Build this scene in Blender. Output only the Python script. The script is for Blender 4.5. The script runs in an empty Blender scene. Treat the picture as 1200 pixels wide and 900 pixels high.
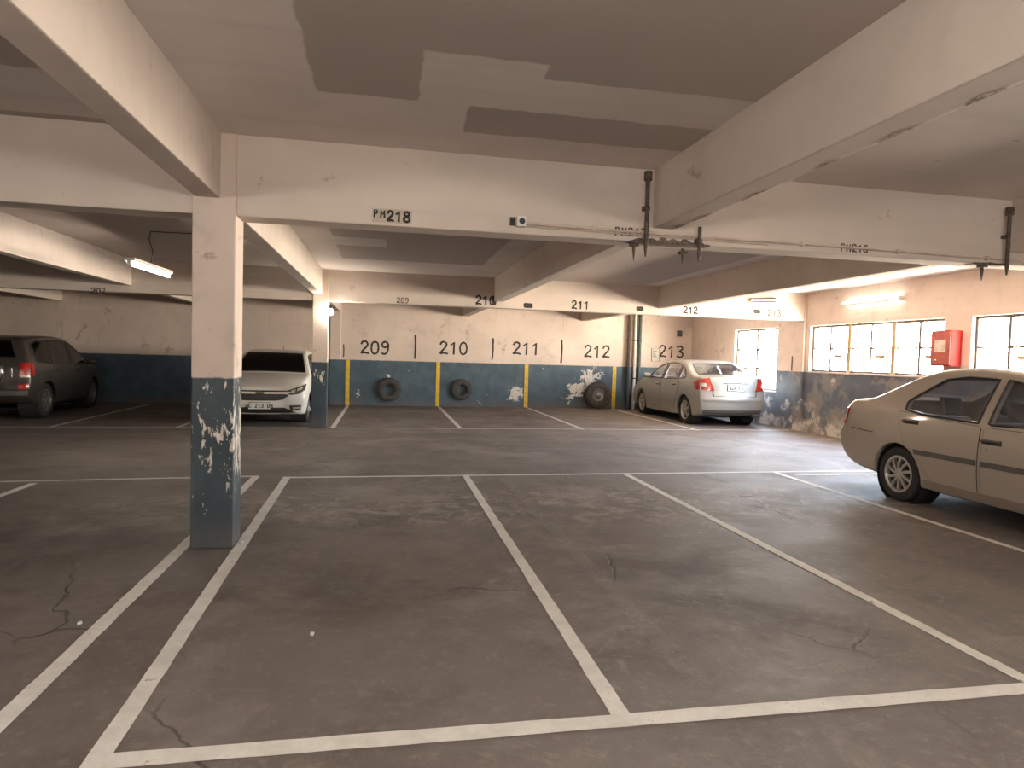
import bpy, bmesh, math, random
from mathutils import Vector, Matrix
random.seed(7)
sc = bpy.context.scene
COL = sc.collection
R = math.radians

# ------------------------------------------------------------------ camera
F_PX, IMG_W, IMG_H, CAM_H = 780.0, 1200.0, 900.0, 1.45
YAW, PITCH, ROLL = R(10.93), R(-2.4065), R(1.60)
_f = Vector((math.sin(YAW) * math.cos(PITCH), math.cos(YAW) * math.cos(PITCH), math.sin(PITCH)))
_r = Vector((math.cos(YAW), -math.sin(YAW), 0))
_u = _r.cross(_f)
RIGHT = _r * math.cos(ROLL) + _u * math.sin(ROLL)
UP = -_r * math.sin(ROLL) + _u * math.cos(ROLL)
FWD = _f
cam_data = bpy.data.cameras.new('camera')
cam_data.sensor_width = 36.0
cam_data.lens = 36.0 * F_PX / IMG_W
cam_data.clip_start = 0.05
cam_data.clip_end = 300
cam = bpy.data.objects.new('camera', cam_data)
m = Matrix.Identity(4)
for k in range(3):
    m[k][0], m[k][1], m[k][2] = RIGHT[k], UP[k], -FWD[k]
m[2][3] = CAM_H
cam.matrix_world = m
COL.objects.link(cam)
sc.camera = cam

# ------------------------------------------------------------------ view and world
sc.view_settings.view_transform = 'Standard'
sc.view_settings.look = 'None'
sc.view_settings.gamma = 1.0
sc.view_settings.use_curve_mapping = False
sc.view_settings.exposure = 0.92
sc.cycles.use_denoising = True
sc.cycles.max_bounces = 14
sc.cycles.diffuse_bounces = 8
sc.cycles.glossy_bounces = 4
sc.cycles.transparent_max_bounces = 16
sc.cycles.sample_clamp_indirect = 8.0
SKY_STRENGTH = 64.0
world = bpy.data.worlds.new('hazy_sky')
sc.world = world
world.use_nodes = True
wt = world.node_tree
wt.nodes.clear()
w_out = wt.nodes.new('ShaderNodeOutputWorld')
w_bg = wt.nodes.new('ShaderNodeBackground')
w_geo = wt.nodes.new('ShaderNodeTexCoord')
w_sep = wt.nodes.new('ShaderNodeSeparateXYZ')
w_map = wt.nodes.new('ShaderNodeMapRange')
w_map.inputs['From Min'].default_value = -1.0
w_map.inputs['From Max'].default_value = 1.0
w_ramp = wt.nodes.new('ShaderNodeValToRGB')
cr = w_ramp.color_ramp
cr.elements[0].position = 0.0
cr.elements[0].color = (0.78, 0.68, 0.56, 1)       # sunlit street and roofs below the horizon
cr.elements[1].position = 1.0
cr.elements[1].color = (0.14, 0.22, 0.38, 1)       # zenith
e = cr.elements.new(0.45); e.color = (1.0, 0.87, 0.71, 1)
e = cr.elements.new(0.53); e.color = (1.0, 0.92, 0.80, 1)
e = cr.elements.new(0.62); e.color = (0.36, 0.47, 0.60, 1)
wt.links.new(w_geo.outputs['Generated'], w_sep.inputs[0])
wt.links.new(w_sep.outputs['Z'], w_map.inputs['Value'])
wt.links.new(w_map.outputs[0], w_ramp.inputs[0])
wt.links.new(w_ramp.outputs[0], w_bg.inputs['Color'])
w_bg.inputs['Strength'].default_value = SKY_STRENGTH
wt.links.new(w_bg.outputs[0], w_out.inputs[0])

# ------------------------------------------------------------------ pixel -> point helpers
CAM = Vector((0, 0, CAM_H))
def ray(x, y): return RIGHT * ((x - 600) / F_PX) + UP * ((450 - y) / F_PX) + FWD
def on_z(x, y, z=0.0): d = ray(x, y); return CAM + d * ((z - CAM_H) / d.z)
def on_y(x, y, Y): d = ray(x, y); return CAM + d * (Y / d.y)
def on_x(x, y, X): d = ray(x, y); return CAM + d * (X / d.x)

# ------------------------------------------------------------------ object helpers
def link(name, mesh, mat=None, parent=None):
    o = bpy.data.objects.new(name, mesh)
    COL.objects.link(o)
    if mat is not None:
        if not mesh.materials: mesh.materials.append(mat)
    if parent is not None: o.parent = parent
    return o
def empty(name, loc=(0, 0, 0), rz=0.0):
    o = bpy.data.objects.new(name, None)
    o.empty_display_size = 0.2
    COL.objects.link(o)
    o.location = loc
    o.rotation_euler = (0, 0, rz)
    return o
def tag(o, label=None, cat=None, group=None, kind=None):
    if label: o['label'] = label
    if cat: o['category'] = cat
    if group: o['group'] = group
    if kind: o['kind'] = kind
    return o
def copy_tree(o, parent=None):
    c = o.copy()
    COL.objects.link(c)
    c.parent = parent
    for ch in list(o.children): copy_tree(ch, c)
    return c

class MB:
    """collects shapes into one mesh"""
    def __init__(self): self.v = []; self.f = []
    def add(self, vs, fs):
        b = len(self.v)
        self.v += [tuple(p) for p in vs]
        self.f += [tuple(i + b for i in q) for q in fs]
        return self
    def box(self, x0, x1, y0, y1, z0, z1):
        return self.add([(x0, y0, z0), (x1, y0, z0), (x1, y1, z0), (x0, y1, z0), (x0, y0, z1), (x1, y0, z1), (x1, y1, z1), (x0, y1, z1)],
                        [(0, 3, 2, 1), (4, 5, 6, 7), (0, 1, 5, 4), (1, 2, 6, 5), (2, 3, 7, 6), (3, 0, 4, 7)])
    def prism(self, pts, d):
        """closed polygon of 3-D points pushed by vector d"""
        n = len(pts); d = Vector(d)
        vs = [Vector(p) for p in pts] + [Vector(p) + d for p in pts]
        return self.add(vs, [tuple(range(n - 1, -1, -1)), tuple(range(n, 2 * n))] + [(i, (i + 1) % n, n + (i + 1) % n, n + i) for i in range(n)])
    def tube(self, pts, r, seg=8, closed=False, caps=True):
        pts = [Vector(p) for p in pts]
        n = len(pts); rings = []
        rr = r if isinstance(r, (list, tuple)) else [r] * n
        ref = None
        for i, p in enumerate(pts):
            a = pts[(i - 1) % n] if (i > 0 or closed) else pts[0]
            b = pts[(i + 1) % n] if (i < n - 1 or closed) else pts[-1]
            t = (b - a).normalized()
            if ref is None:
                ref = Vector((0, 0, 1)) if abs(t.z) < 0.9 else Vector((1, 0, 0))
            s = t.cross(ref)
            if s.length < 1e-5: s = t.cross(Vector((0.3, 1, 0.2)))
            s.normalize()
            q = s.cross(t); ref = q
            rings.append([p + s * (rr[i] * math.cos(2 * math.pi * k / seg)) + q * (rr[i] * math.sin(2 * math.pi * k / seg)) for k in range(seg)])
        vs = [v for ring in rings for v in ring]
        fs = []
        for i in range(n if closed else n - 1):
            j = (i + 1) % n
            for k in range(seg):
                l = (k + 1) % seg
                fs.append((i * seg + k, i * seg + l, j * seg + l, j * seg + k))
        if caps and not closed:
            fs.append(tuple(range(seg - 1, -1, -1)))
            fs.append(tuple((n - 1) * seg + k for k in range(seg)))
        return self.add(vs, fs)
    def lathe(self, prof, seg=32, axis='y', c=(0, 0, 0)):
        """prof: list of (radius, height along axis); closes nothing by itself"""
        c = Vector(c); vs = []; fs = []
        for (r, h) in prof:
            for k in range(seg):
                a = 2 * math.pi * k / seg
                ca, sa = r * math.cos(a), r * math.sin(a)
                p = {'y': (ca, h, sa), 'z': (ca, sa, h), 'x': (h, ca, sa)}[axis]
                vs.append(c + Vector(p))
        n = len(prof)
        for i in range(n - 1):
            for k in range(seg):
                l = (k + 1) % seg
                fs.append((i * seg + k, i * seg + l, (i + 1) * seg + l, (i + 1) * seg + k))
        return self.add(vs, fs)
    def grid(self, rows):
        b = [tuple(p) for row in rows for p in row]
        nu = len(rows[0]); fs = []
        for i in range(len(rows) - 1):
            for k in range(nu - 1):
                fs.append((i * nu + k, i * nu + k + 1, (i + 1) * nu + k + 1, (i + 1) * nu + k))
        return self.add(b, fs)
    def slab(self, outer, inner):
        """closed solid between two grids of the same size"""
        nr, nu = len(outer), len(outer[0])
        b = [tuple(p) for row in outer for p in row] + [tuple(p) for row in inner for p in row]
        o = nr * nu; fs = []
        for i in range(nr - 1):
            for k in range(nu - 1):
                q = (i * nu + k, i * nu + k + 1, (i + 1) * nu + k + 1, (i + 1) * nu + k)
                fs.append(q); fs.append(tuple(o + x for x in reversed(q)))
        rim = [k for k in range(nu)] + [i * nu + nu - 1 for i in range(1, nr)] + [(nr - 1) * nu + k for k in range(nu - 2, -1, -1)] + [i * nu for i in range(nr - 2, 0, -1)]
        for a, c in zip(rim, rim[1:] + rim[:1]): fs.append((a, o + a, o + c, c))
        return self.add(b, fs)
    def mesh(self, name, smooth=None, bevel=0.0, bseg=2, merge=0.0):
        me = bpy.data.meshes.new(name)
        me.from_pydata(self.v, [], self.f)
        bm = bmesh.new(); bm.from_mesh(me)
        if merge: bmesh.ops.remove_doubles(bm, verts=bm.verts, dist=merge)
        bmesh.ops.recalc_face_normals(bm, faces=bm.faces)
        if bevel: bmesh.ops.bevel(bm, geom=[e for e in bm.edges if e.is_manifold and e.calc_face_angle(0) > 0.5], offset=bevel, segments=bseg, affect='EDGES', profile=0.6, clamp_overlap=True)
        bm.to_mesh(me); bm.free()
        if smooth is not None:
            me.shade_smooth()
            me.set_sharp_from_angle(angle=R(smooth))
        return me
    def build(self, name, mat, parent=None, **kw):
        return link(name, self.mesh(name, **kw), mat, parent)

# ------------------------------------------------------------------ material helpers
class NT:
    def __init__(self, name):
        self.m = bpy.data.materials.new(name); self.m.use_nodes = True
        self.t = self.m.node_tree; self.t.nodes.clear()
        self.out = self.t.nodes.new('ShaderNodeOutputMaterial')
        self.pos = self.t.nodes.new('ShaderNodeNewGeometry').outputs['Position']
        self._sep = None
    def n(self, typ, **kw):
        q = self.t.nodes.new(typ)
        for k, v in kw.items(): setattr(q, k, v)
        return q
    def put(self, sock, v):
        if hasattr(v, 'is_output') or isinstance(v, bpy.types.NodeSocket): self.t.links.new(v, sock)
        else:
            if sock.type == 'RGBA' and len(v) == 3: v = (*v, 1)
            sock.default_value = v
    def xyz(self):
        if self._sep is None:
            s = self.n('ShaderNodeSeparateXYZ'); self.t.links.new(self.pos, s.inputs[0]); self._sep = s.outputs
        return self._sep
    def math(self, op, a, b=0.0, c=0.0, clamp=False):
        q = self.n('ShaderNodeMath', operation=op, use_clamp=clamp)
        self.put(q.inputs[0], a); self.put(q.inputs[1], b)
        if op in ('MULTIPLY_ADD', 'SMOOTH_MIN'): self.put(q.inputs[2], c)
        return q.outputs[0]
    def noise(self, scale, detail=4, rough=0.55, vec=None, dist=0.0, off=0.0, stretch=None):
        q = self.n('ShaderNodeTexNoise')
        v = vec or self.pos
        if stretch or off:
            mp = self.n('ShaderNodeMapping'); self.put(mp.inputs[0], v)
            mp.inputs['Location'].default_value = (off, off * 1.7, off * 0.6)
            mp.inputs['Scale'].default_value = stretch or (1, 1, 1)
            v = mp.outputs[0]
        self.put(q.inputs['Vector'], v)
        q.inputs['Scale'].default_value = scale; q.inputs['Detail'].default_value = detail
        q.inputs['Roughness'].default_value = rough; q.inputs['Distortion'].default_value = dist
        return q.outputs['Fac']
    def step(self, v, a, b):
        q = self.n('ShaderNodeMapRange', interpolation_type='SMOOTHSTEP')
        self.put(q.inputs['Value'], v); self.put(q.inputs['From Min'], a); self.put(q.inputs['From Max'], b)
        return q.outputs[0]
    def mix(self, f, a, b, mode='MIX'):
        q = self.n('ShaderNodeMix', data_type='RGBA', blend_type=mode)
        self.put(q.inputs[0], f); self.put(q.inputs[6], a); self.put(q.inputs[7], b)
        return q.outputs[2]
    def blob(self, p, radii):
        """1 at p falling to 0 at the ellipsoid"""
        q = self.n('ShaderNodeMapping', vector_type='POINT'); self.put(q.inputs[0], self.pos)
        q.inputs['Scale'].default_value = tuple(1 / r for r in radii)
        q.inputs['Location'].default_value = tuple(-a / r for a, r in zip(p, radii))
        l = self.n('ShaderNodeVectorMath', operation='LENGTH'); self.put(l.inputs[0], q.outputs[0])
        return self.math('SUBTRACT', 1.0, l.outputs['Value'], clamp=True)
    def bsdf(self, color, rough=0.7, metal=0.0, spec=0.5, bump=None, bump_s=0.3, bump_d=0.01, coat=0.0, **kw):
        p = self.n('ShaderNodeBsdfPrincipled')
        self.put(p.inputs['Base Color'], color); self.put(p.inputs['Roughness'], rough)
        self.put(p.inputs['Metallic'], metal); self.put(p.inputs['Specular IOR Level'], spec)
        p.inputs['Coat Weight'].default_value = coat; p.inputs['Coat Roughness'].default_value = 0.06
        for k, v in kw.items(): self.put(p.inputs[k], v)
        if bump is not None:
            b = self.n('ShaderNodeBump'); b.inputs['Strength'].default_value = bump_s; b.inputs['Distance'].default_value = bump_d
            self.put(b.inputs['Height'], bump); self.t.links.new(b.outputs[0], p.inputs['Normal'])
        return p.outputs[0]
    def done(self, shader):
        self.t.links.new(shader, self.out.inputs['Surface']); return self.m

def plain(name, col, rough=0.6, metal=0.0, var=0.12, scale=9.0, **kw):
    t = NT(name)
    n = t.noise(scale, 4)
    c = t.mix(t.step(n, 0.3, 0.7), tuple(x * (1 - var) for x in col), tuple(min(1, x * (1 + var)) for x in col))
    return t.done(t.bsdf(c, rough, metal, **kw))
def emit(name, col, s):
    t = NT(name)
    q = t.n('ShaderNodeEmission'); q.inputs[0].default_value = (*col, 1); q.inputs[1].default_value = s
    return t.done(q.outputs[0])
def glass_mat(name, tint, fac_reflect=0.12, rough=0.02):
    t = NT(name)
    a = t.n('ShaderNodeBsdfTransparent'); a.inputs[0].default_value = (*tint, 1)
    b = t.n('ShaderNodeBsdfGlossy'); b.inputs['Roughness'].default_value = rough
    lw = t.n('ShaderNodeLayerWeight'); lw.inputs[0].default_value = 0.5
    mx = t.n('ShaderNodeMixShader')
    t.put(mx.inputs[0], t.math('MULTIPLY_ADD', t.math('POWER', lw.outputs['Facing'], 5.0), 0.85, fac_reflect * 0.4, clamp=True))
    t.t.links.new(a.outputs[0], mx.inputs[1]); t.t.links.new(b.outputs[0], mx.inputs[2])
    return t.done(mx.outputs[0])

CREAM = (0.61, 0.505, 0.435)
BLUE = (0.060, 0.093, 0.118)
def wall_material(name, band, blue=BLUE, spots=(), chips=0.0, damp=False, cream=CREAM, streak=0.5, chip_stretch=None):
    """cream plaster above, blue paint below the height `band`, chipped where spots say"""
    t = NT(name)
    x, y, z = t.xyz()
    big = t.noise(0.7, 5, 0.6); mid = t.noise(3.5, 5, 0.6, off=3); fine = t.noise(28, 3, 0.6, off=9)
    drip = t.noise(1.0, 5, 0.6, off=5, stretch=(5, 5, 0.5))
    c = t.mix(t.step(big, 0.35, 0.7), tuple(v * 0.90 for v in cream), tuple(min(1, v * 1.06) for v in cream))
    c = t.mix(t.math('MULTIPLY', t.step(mid, 0.52, 0.72), 0.5), c, tuple(v * 0.74 for v in cream))
    c = t.mix(t.math('MULTIPLY', t.step(drip, 0.60, 0.8), streak), c, (0.36, 0.27, 0.21))
    scuff = t.noise(2.0, 8, 0.72, off=14, dist=0.6)
    c = t.mix(t.math('MULTIPLY', t.step(scuff, 0.61, 0.66), 0.6), c, (0.27, 0.20, 0.16))
    bl = t.mix(t.step(mid, 0.3, 0.75), tuple(v * 0.82 for v in blue), tuple(v * 1.22 for v in blue))
    bl = t.mix(t.math('MULTIPLY', t.step(drip, 0.55, 0.8), 0.35), bl, (0.16, 0.20, 0.21))
    # grime thrown up from the floor
    grime = t.math('MULTIPLY', t.step(t.math('ADD', z, t.math('MULTIPLY', mid, 0.5)), 0.55, 0.12), 0.75)
    bl = t.mix(grime, bl, (0.13, 0.105, 0.09))
    chipn = t.noise(7.0, 6, 0.7, off=20, dist=0.4, stretch=chip_stretch)
    level = None
    for p, rad, amt in spots:
        b = t.math('MULTIPLY', t.blob(p, rad), amt)
        level = b if level is None else t.math('MAXIMUM', level, b)
    if chips:
        level = chips if level is None else t.math('ADD', level, chips)
    if level is not None:
        pe = t.step(t.math('ADD', chipn, level), 0.80, 0.83)
        bl = t.mix(pe, bl, t.mix(t.step(fine, 0.4, 0.6), (0.50, 0.45, 0.39), (0.66, 0.62, 0.56)))
    if damp:
        lv = t.math('ADD', t.noise(2.2, 6, 0.65, off=31), t.math('MULTIPLY', t.step(z, 0.95, 0.1), 0.22))
        bl = t.mix(t.math('MULTIPLY', t.step(lv, 0.62, 0.74), 0.8), bl, (0.60, 0.55, 0.50))
        lv2 = t.noise(1.6, 6, 0.7, off=44)
        bl = t.mix(t.math('MULTIPLY', t.step(lv2, 0.50, 0.58), 0.75), bl, (0.20, 0.175, 0.155))
    edge = t.math('ADD', z, t.math('MULTIPLY', t.math('SUBTRACT', t.noise(14, 3), 0.5), 0.02))
    f = t.step(edge, band - 0.008, band + 0.008)
    c = t.mix(f, bl, c)
    bump = t.math('ADD', t.math('MULTIPLY', mid, 0.7), t.math('MULTIPLY', fine, 0.25))
    return t.done(t.bsdf(c, t.mix(f, (0.45,) * 3, (0.85,) * 3), bump=bump, bump_s=0.35, bump_d=0.015, spec=0.35))

def concrete_paint(name, col, patches=None):
    """painted concrete of beams and ceiling; patches = boxes (x0,x1,y0,y1) still in the old darker paint"""
    t = NT(name)
    x, y, z = t.xyz()
    big = t.noise(0.6, 5, 0.6); mid = t.noise(4, 5, 0.62, off=4); fine = t.noise(40, 3, 0.6)
    board = t.noise(1.0, 3, 0.5, off=2, stretch=(0.35, 7, 7))
    c = t.mix(t.step(big, 0.3, 0.7), tuple(v * 0.90 for v in col), tuple(min(1, v * 1.07) for v in col))
    c = t.mix(t.math('MULTIPLY', t.step(board, 0.5, 0.7), 0.16), c, tuple(v * 0.7 for v in col))
    sc_ = t.noise(2.6, 8, 0.74, off=12, dist=0.5)
    c = t.mix(t.math('MULTIPLY', t.step(sc_, 0.63, 0.69), 0.6), c, (0.30, 0.22, 0.17))
    if patches:
        wob = t.math('MULTIPLY', t.math('SUBTRACT', t.noise(6, 3, off=8), 0.5), 0.05)
        xx = t.math('ADD', x, wob); yy = t.math('ADD', y, wob)
        tot = None
        for (x0, x1, y0, y1, s) in patches:
            m_ = t.math('MULTIPLY', t.math('MULTIPLY', t.step(xx, x0 - .01, x0 + .01), t.step(xx, x1 + .01, x1 - .01)),
                        t.math('MULTIPLY', t.step(yy, y0 - .01, y0 + .01), t.step(yy, y1 + .01, y1 - .01)))
            if s > 0: tot = m_ if tot is None else t.math('MAXIMUM', tot, m_)
            else: tot = t.math('MULTIPLY', tot, t.math('SUBTRACT', 1.0, m_))
        c = t.mix(t.math('MULTIPLY', tot, 0.92), c, tuple(v * 0.66 for v in (0.64, 0.545, 0.48)))
    bump = t.math('ADD', t.math('MULTIPLY', mid, 0.6), t.math('ADD', t.math('MULTIPLY', fine, 0.2), t.math('MULTIPLY', board, 0.3)))
    return t.done(t.bsdf(c, 0.85, bump=bump, bump_s=0.4, bump_d=0.015, spec=0.3))

def floor_material():
    t = NT('worn_concrete_floor')
    x, y, z = t.xyz()
    big = t.noise(0.28, 5, 0.6); mid = t.noise(1.5, 6, 0.66, off=3, dist=0.3); fine = t.noise(14, 5, 0.7, off=7); grit = t.noise(90, 2, 0.6)
    c = t.mix(t.step(big, 0.3, 0.7), (0.128, 0.105, 0.092), (0.180, 0.158, 0.144))
    c = t.mix(t.math('MULTIPLY', t.step(mid, 0.45, 0.72), 0.55), c, (0.088, 0.069, 0.059))
    c = t.mix(t.math('MULTIPLY', t.step(t.noise(0.9, 7, 0.7, off=15, dist=0.8), 0.50, 0.70), 0.60), c, (0.27, 0.24, 0.215))
    c = t.mix(t.math('MULTIPLY', t.step(fine, 0.52, 0.72), 0.5), c, (0.25, 0.22, 0.195))
    c = t.mix(t.math('MULTIPLY', t.step(grit, 0.55, 0.8), 0.25), c, (0.06, 0.05, 0.043))
    # tyre-worn band across the bays, pale scuffs
    band = t.math('MULTIPLY', t.step(t.blob((2.4, 6.35, 0), (7.5, 1.1, 2)), 0.0, 0.6), t.step(t.noise(3.2, 9, 0.82, off=25, dist=0.7), 0.47, 0.60))
    c = t.mix(t.math('MULTIPLY', band, 0.85), c, (0.31, 0.275, 0.245))
    scr = t.math('MULTIPLY', t.step(t.noise(1.1, 8, 0.8, off=61, dist=1.2), 0.55, 0.63), t.step(t.noise(9, 6, 0.8, off=71), 0.42, 0.6))
    c = t.mix(t.math('MULTIPLY', scr, 0.5), c, (0.30, 0.265, 0.235))
    pit = t.step(t.noise(3.1, 8, 0.8, off=83, dist=0.6), 0.30, 0.24)
    c = t.mix(t.math('MULTIPLY', pit, 0.8), c, (0.045, 0.035, 0.03))
    c = t.mix(t.math('MULTIPLY', t.step(t.noise(140, 2, 0.5, off=90), 0.60, 0.75), 0.5), c, (0.30, 0.265, 0.235))
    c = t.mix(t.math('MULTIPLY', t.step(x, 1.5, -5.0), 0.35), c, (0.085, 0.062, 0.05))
    # oil stains
    for p, rad in (((-0.2, 4.2, 0), (0.9, 0.8, 1)), ((2.0, 4.0, 0), (0.8, 1.0, 1)), ((-3.0, 5.6, 0), (1.6, 1.2, 1)), ((-5, 15.5, 0), (2.5, 2.2, 1)), ((-2.5, 15, 0), (1.4, 2, 1)), ((3.0, 15.6, 0), (1.0, 1.6, 1))):
        c = t.mix(t.math('MULTIPLY', t.math('MULTIPLY', t.blob(p, rad), t.step(mid, 0.3, 0.6)), 0.7), c, (0.05, 0.038, 0.031))
    # hairline cracks
    vo = t.n('ShaderNodeTexVoronoi', feature='DISTANCE_TO_EDGE'); vo.inputs['Scale'].default_value = 0.42
    wv = t.n('ShaderNodeVectorMath', operation='ADD'); t.put(wv.inputs[0], t.pos)
    nn = t.n('ShaderNodeTexNoise'); nn.inputs['Scale'].default_value = 1.8; nn.inputs['Detail'].default_value = 6
    t.put(nn.inputs['Vector'], t.pos); ws = t.n('ShaderNodeVectorMath', operation='SCALE'); t.put(ws.inputs[0], nn.outputs['Color']); ws.inputs['Scale'].default_value = 0.45; t.put(wv.inputs[1], ws.outputs[0]); t.put(vo.inputs['Vector'], wv.outputs[0])
    crack = t.math('MULTIPLY', t.step(vo.outputs['Distance'], 0.006, 0.0), t.step(t.noise(0.9, 3, off=50), 0.5, 0.65))
    c = t.mix(t.math('MULTIPLY', crack, 0.7), c, (0.03, 0.024, 0.02))
    rough = t.math('ADD', 0.66, t.math('MULTIPLY', t.math('SUBTRACT', mid, 0.5), 0.5), clamp=True)
    bump = t.math('SUBTRACT', t.math('ADD', t.math('MULTIPLY', fine, 0.5), t.math('MULTIPLY', grit, 0.25)), crack)
    return t.done(t.bsdf(c, rough, bump=bump, bump_s=0.45, bump_d=0.012, spec=0.35))

def line_material(name, cover, col=(0.70, 0.67, 0.62), ghost=0.0):
    t = NT(name)
    n1 = t.noise(5, 7, 0.75, off=4); n2 = t.noise(45, 4, 0.7)
    v = t.math('ADD', t.math('MULTIPLY', n1, 0.7), t.math('MULTIPLY', n2, 0.3))
    f = t.step(v, cover - 0.05, cover + 0.05)                        # 1 = worn away
    if ghost: f = t.math('MULTIPLY_ADD', t.step(v, 0.40, 0.60), 1 - ghost, ghost)
    c = t.mix(t.step(n1, 0.35, 0.65), tuple(v * 0.82 for v in col), col)
    a = t.bsdf(c, 0.7, spec=0.3)
    tr = t.n('ShaderNodeBsdfTransparent')
    mx = t.n('ShaderNodeMixShader'); t.put(mx.inputs[0], f)
    t.t.links.new(a, mx.inputs[1]); t.t.links.new(tr.outputs[0], mx.inputs[2])
    return t.done(mx.outputs[0])

def car_paint(name, col, metal=0.35, rough=0.32, dust=0.25):
    t = NT(name)
    n = t.noise(3, 5, 0.6); g = t.noise(160, 2, 0.5)
    c = t.mix(t.math('MULTIPLY', t.step(g, 0.4, 0.7), 0.12), col, tuple(min(1, v * 1.3) for v in col))
    c = t.mix(t.math('MULTIPLY', t.step(n, 0.4, 0.75), dust), c, (0.33, 0.28, 0.23))
    return t.done(t.bsdf(c, t.math('ADD', rough, t.math('MULTIPLY', n, 0.12)), metal, coat=0.5))

M = {}
M['floor'] = floor_material()
M['line'] = line_material('worn_white_line_paint', 0.63)
M['line_old'] = line_material('faded_line_paint', 0.50, (0.44, 0.39, 0.345), 0.40)
M['line_far'] = line_material('scuffed_line_paint', 0.58, (0.62, 0.58, 0.53))
M['beam'] = concrete_paint('beam_paint', (0.61, 0.525, 0.46))
M['ceiling'] = concrete_paint('ceiling_paint', (0.68, 0.61, 0.565), [
    (-0.42, 2.3, -2.5, 4.12, 1), (0.17, 0.82, 3.44, 4.4, -1), (0.80, 2.3, 3.62, 4.4, -1), (0.49, 2.3, 4.12, 4.60, 1),
    (-0.70, 1.6, 8.6, 11.3, 1), (-0.9, 0.0, 9.2, 9.9, -1), (-11, -1.32, 5, 13.2, 1), (-11, -1.32, -2.5, 4.2, 1), (2.6, 5.2, 7.6, 12.9, 1)])
M['black_paint'] = plain('black_lettering_paint', (0.022, 0.018, 0.016), 0.7, var=0.3, scale=30)
M['faded_black'] = plain('faded_lettering_paint', (0.09, 0.075, 0.065), 0.8, var=0.4, scale=40)
M['smudge'] = plain('painted_out_smudge', (0.045, 0.036, 0.03), 0.85, var=0.4, scale=20)
M['yellow'] = plain('yellow_stripe_paint', (0.62, 0.40, 0.035), 0.55, var=0.15, scale=12)
M['rust'] = plain('rusty_pipe_metal', (0.085, 0.06, 0.042), 0.75, var=0.4, scale=25)
M['dark_pipe'] = plain('dark_brown_pipe_paint', (0.10, 0.070, 0.050), 0.5, var=0.3, scale=12)
M['green_pipe'] = plain('dark_green_pipe_paint', (0.055, 0.075, 0.065), 0.5, var=0.3, scale=12)
M['white_pipe'] = plain('white_pipe_paint', (0.60, 0.56, 0.50), 0.5)
M['conduit'] = plain('cream_conduit', (0.56, 0.46, 0.37), 0.5)
M['broken'] = plain('broken_concrete', (0.13, 0.095, 0.075), 0.95, var=0.5, scale=30)
M['rubber'] = plain('tyre_rubber', (0.022, 0.020, 0.019), 0.75, var=0.3, scale=30)
M['rubber_dusty'] = plain('dusty_tyre_rubber', (0.050, 0.043, 0.038), 0.85, var=0.35, scale=20)
M['steel'] = plain('wheel_alloy', (0.50, 0.48, 0.45), 0.35, 0.7, var=0.08)
M['steel_dark'] = plain('dull_wheel_alloy', (0.22, 0.21, 0.20), 0.42, 0.6, var=0.15)
M['hub_dark'] = plain('wheel_recess_dark', (0.02, 0.02, 0.02), 0.7)
M['black_trim'] = plain('black_plastic_trim', (0.020, 0.019, 0.018), 0.5, var=0.1)
M['grey_trim'] = plain('grey_plastic_trim', (0.10, 0.092, 0.083), 0.6, var=0.1)
M['chrome'] = plain('chrome', (0.75, 0.74, 0.72), 0.12, 1.0, var=0.02)
M['red_lens'] = plain('red_lamp_lens', (0.36, 0.016, 0.010), 0.15, var=0.2, scale=30, coat=0.5)
M['clear_lens'] = plain('clear_lamp_lens', (0.62, 0.58, 0.52), 0.12, 0.3, var=0.15, scale=40, coat=0.6)
M['lamp_bowl'] = plain('headlamp_reflector', (0.16, 0.15, 0.13), 0.25, 0.5, var=0.4, scale=30)
M['plate'] = plain('white_number_plate', (0.72, 0.72, 0.68), 0.45, var=0.05)
M['plate_black'] = plain('black_number_plate', (0.03, 0.03, 0.03), 0.5)
M['seat'] = plain('grey_seat_fabric', (0.055, 0.05, 0.048), 0.95)
M['glass_dark'] = glass_mat('dark_car_glass', (0.10, 0.10, 0.10), 0.15)
M['glass_mid'] = glass_mat('tinted_car_glass', (0.86, 0.88, 0.92), 0.18)
M['pane'] = glass_mat('dusty_window_glass', (0.95, 0.95, 0.94), 0.06)
M['frame_dark'] = plain('dark_window_iron', (0.10, 0.085, 0.072), 0.6, var=0.2)
M['frame_ochre'] = plain('ochre_window_mullion', (0.42, 0.29, 0.15), 0.65, var=0.15)
M['red_box'] = plain('red_fire_cabinet_paint', (0.42, 0.035, 0.03), 0.9, var=0.08, spec=0.1)
M['red_dull'] = plain('dull_red_cabinet_paint', (0.34, 0.075, 0.055), 0.45, var=0.2, scale=20)
M['label_grey'] = plain('pale_cabinet_glass', (0.55, 0.46, 0.40), 0.3, var=0.2)
M['fixture'] = plain('white_lamp_housing', (0.70, 0.66, 0.60), 0.45)
M['notice'] = plain('notice_paper', (0.55, 0.53, 0.47), 0.7, var=0.15, scale=18)
M['silver'] = car_paint('silver_car_paint', (0.33, 0.325, 0.30), 0.35, dust=0.15)
M['beige'] = car_paint('grey_beige_car_paint', (0.40, 0.345, 0.285), 0.25, dust=0.2)
M['sill_paint'] = car_paint('sill_car_paint', (0.24, 0.20, 0.165), 0.2, dust=0.3)
M['white'] = car_paint('white_car_paint', (0.80, 0.77, 0.72), 0.0, 0.25, dust=0.06)
M['graphite'] = car_paint('dark_graphite_car_paint', (0.060, 0.050, 0.044), 0.4, 0.30, dust=0.12)
M['tube_on'] = emit('lit_fluorescent_tube', (1.0, 0.95, 0.86), 9.0)
M['tube_dim'] = emit('dim_fluorescent_tube', (1.0, 0.90, 0.78), 55.0)
M['tube_added'] = emit('added_hanging_tube', (1.0, 0.93, 0.84), 225.0)  # tubes of the added battens out of view
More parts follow.
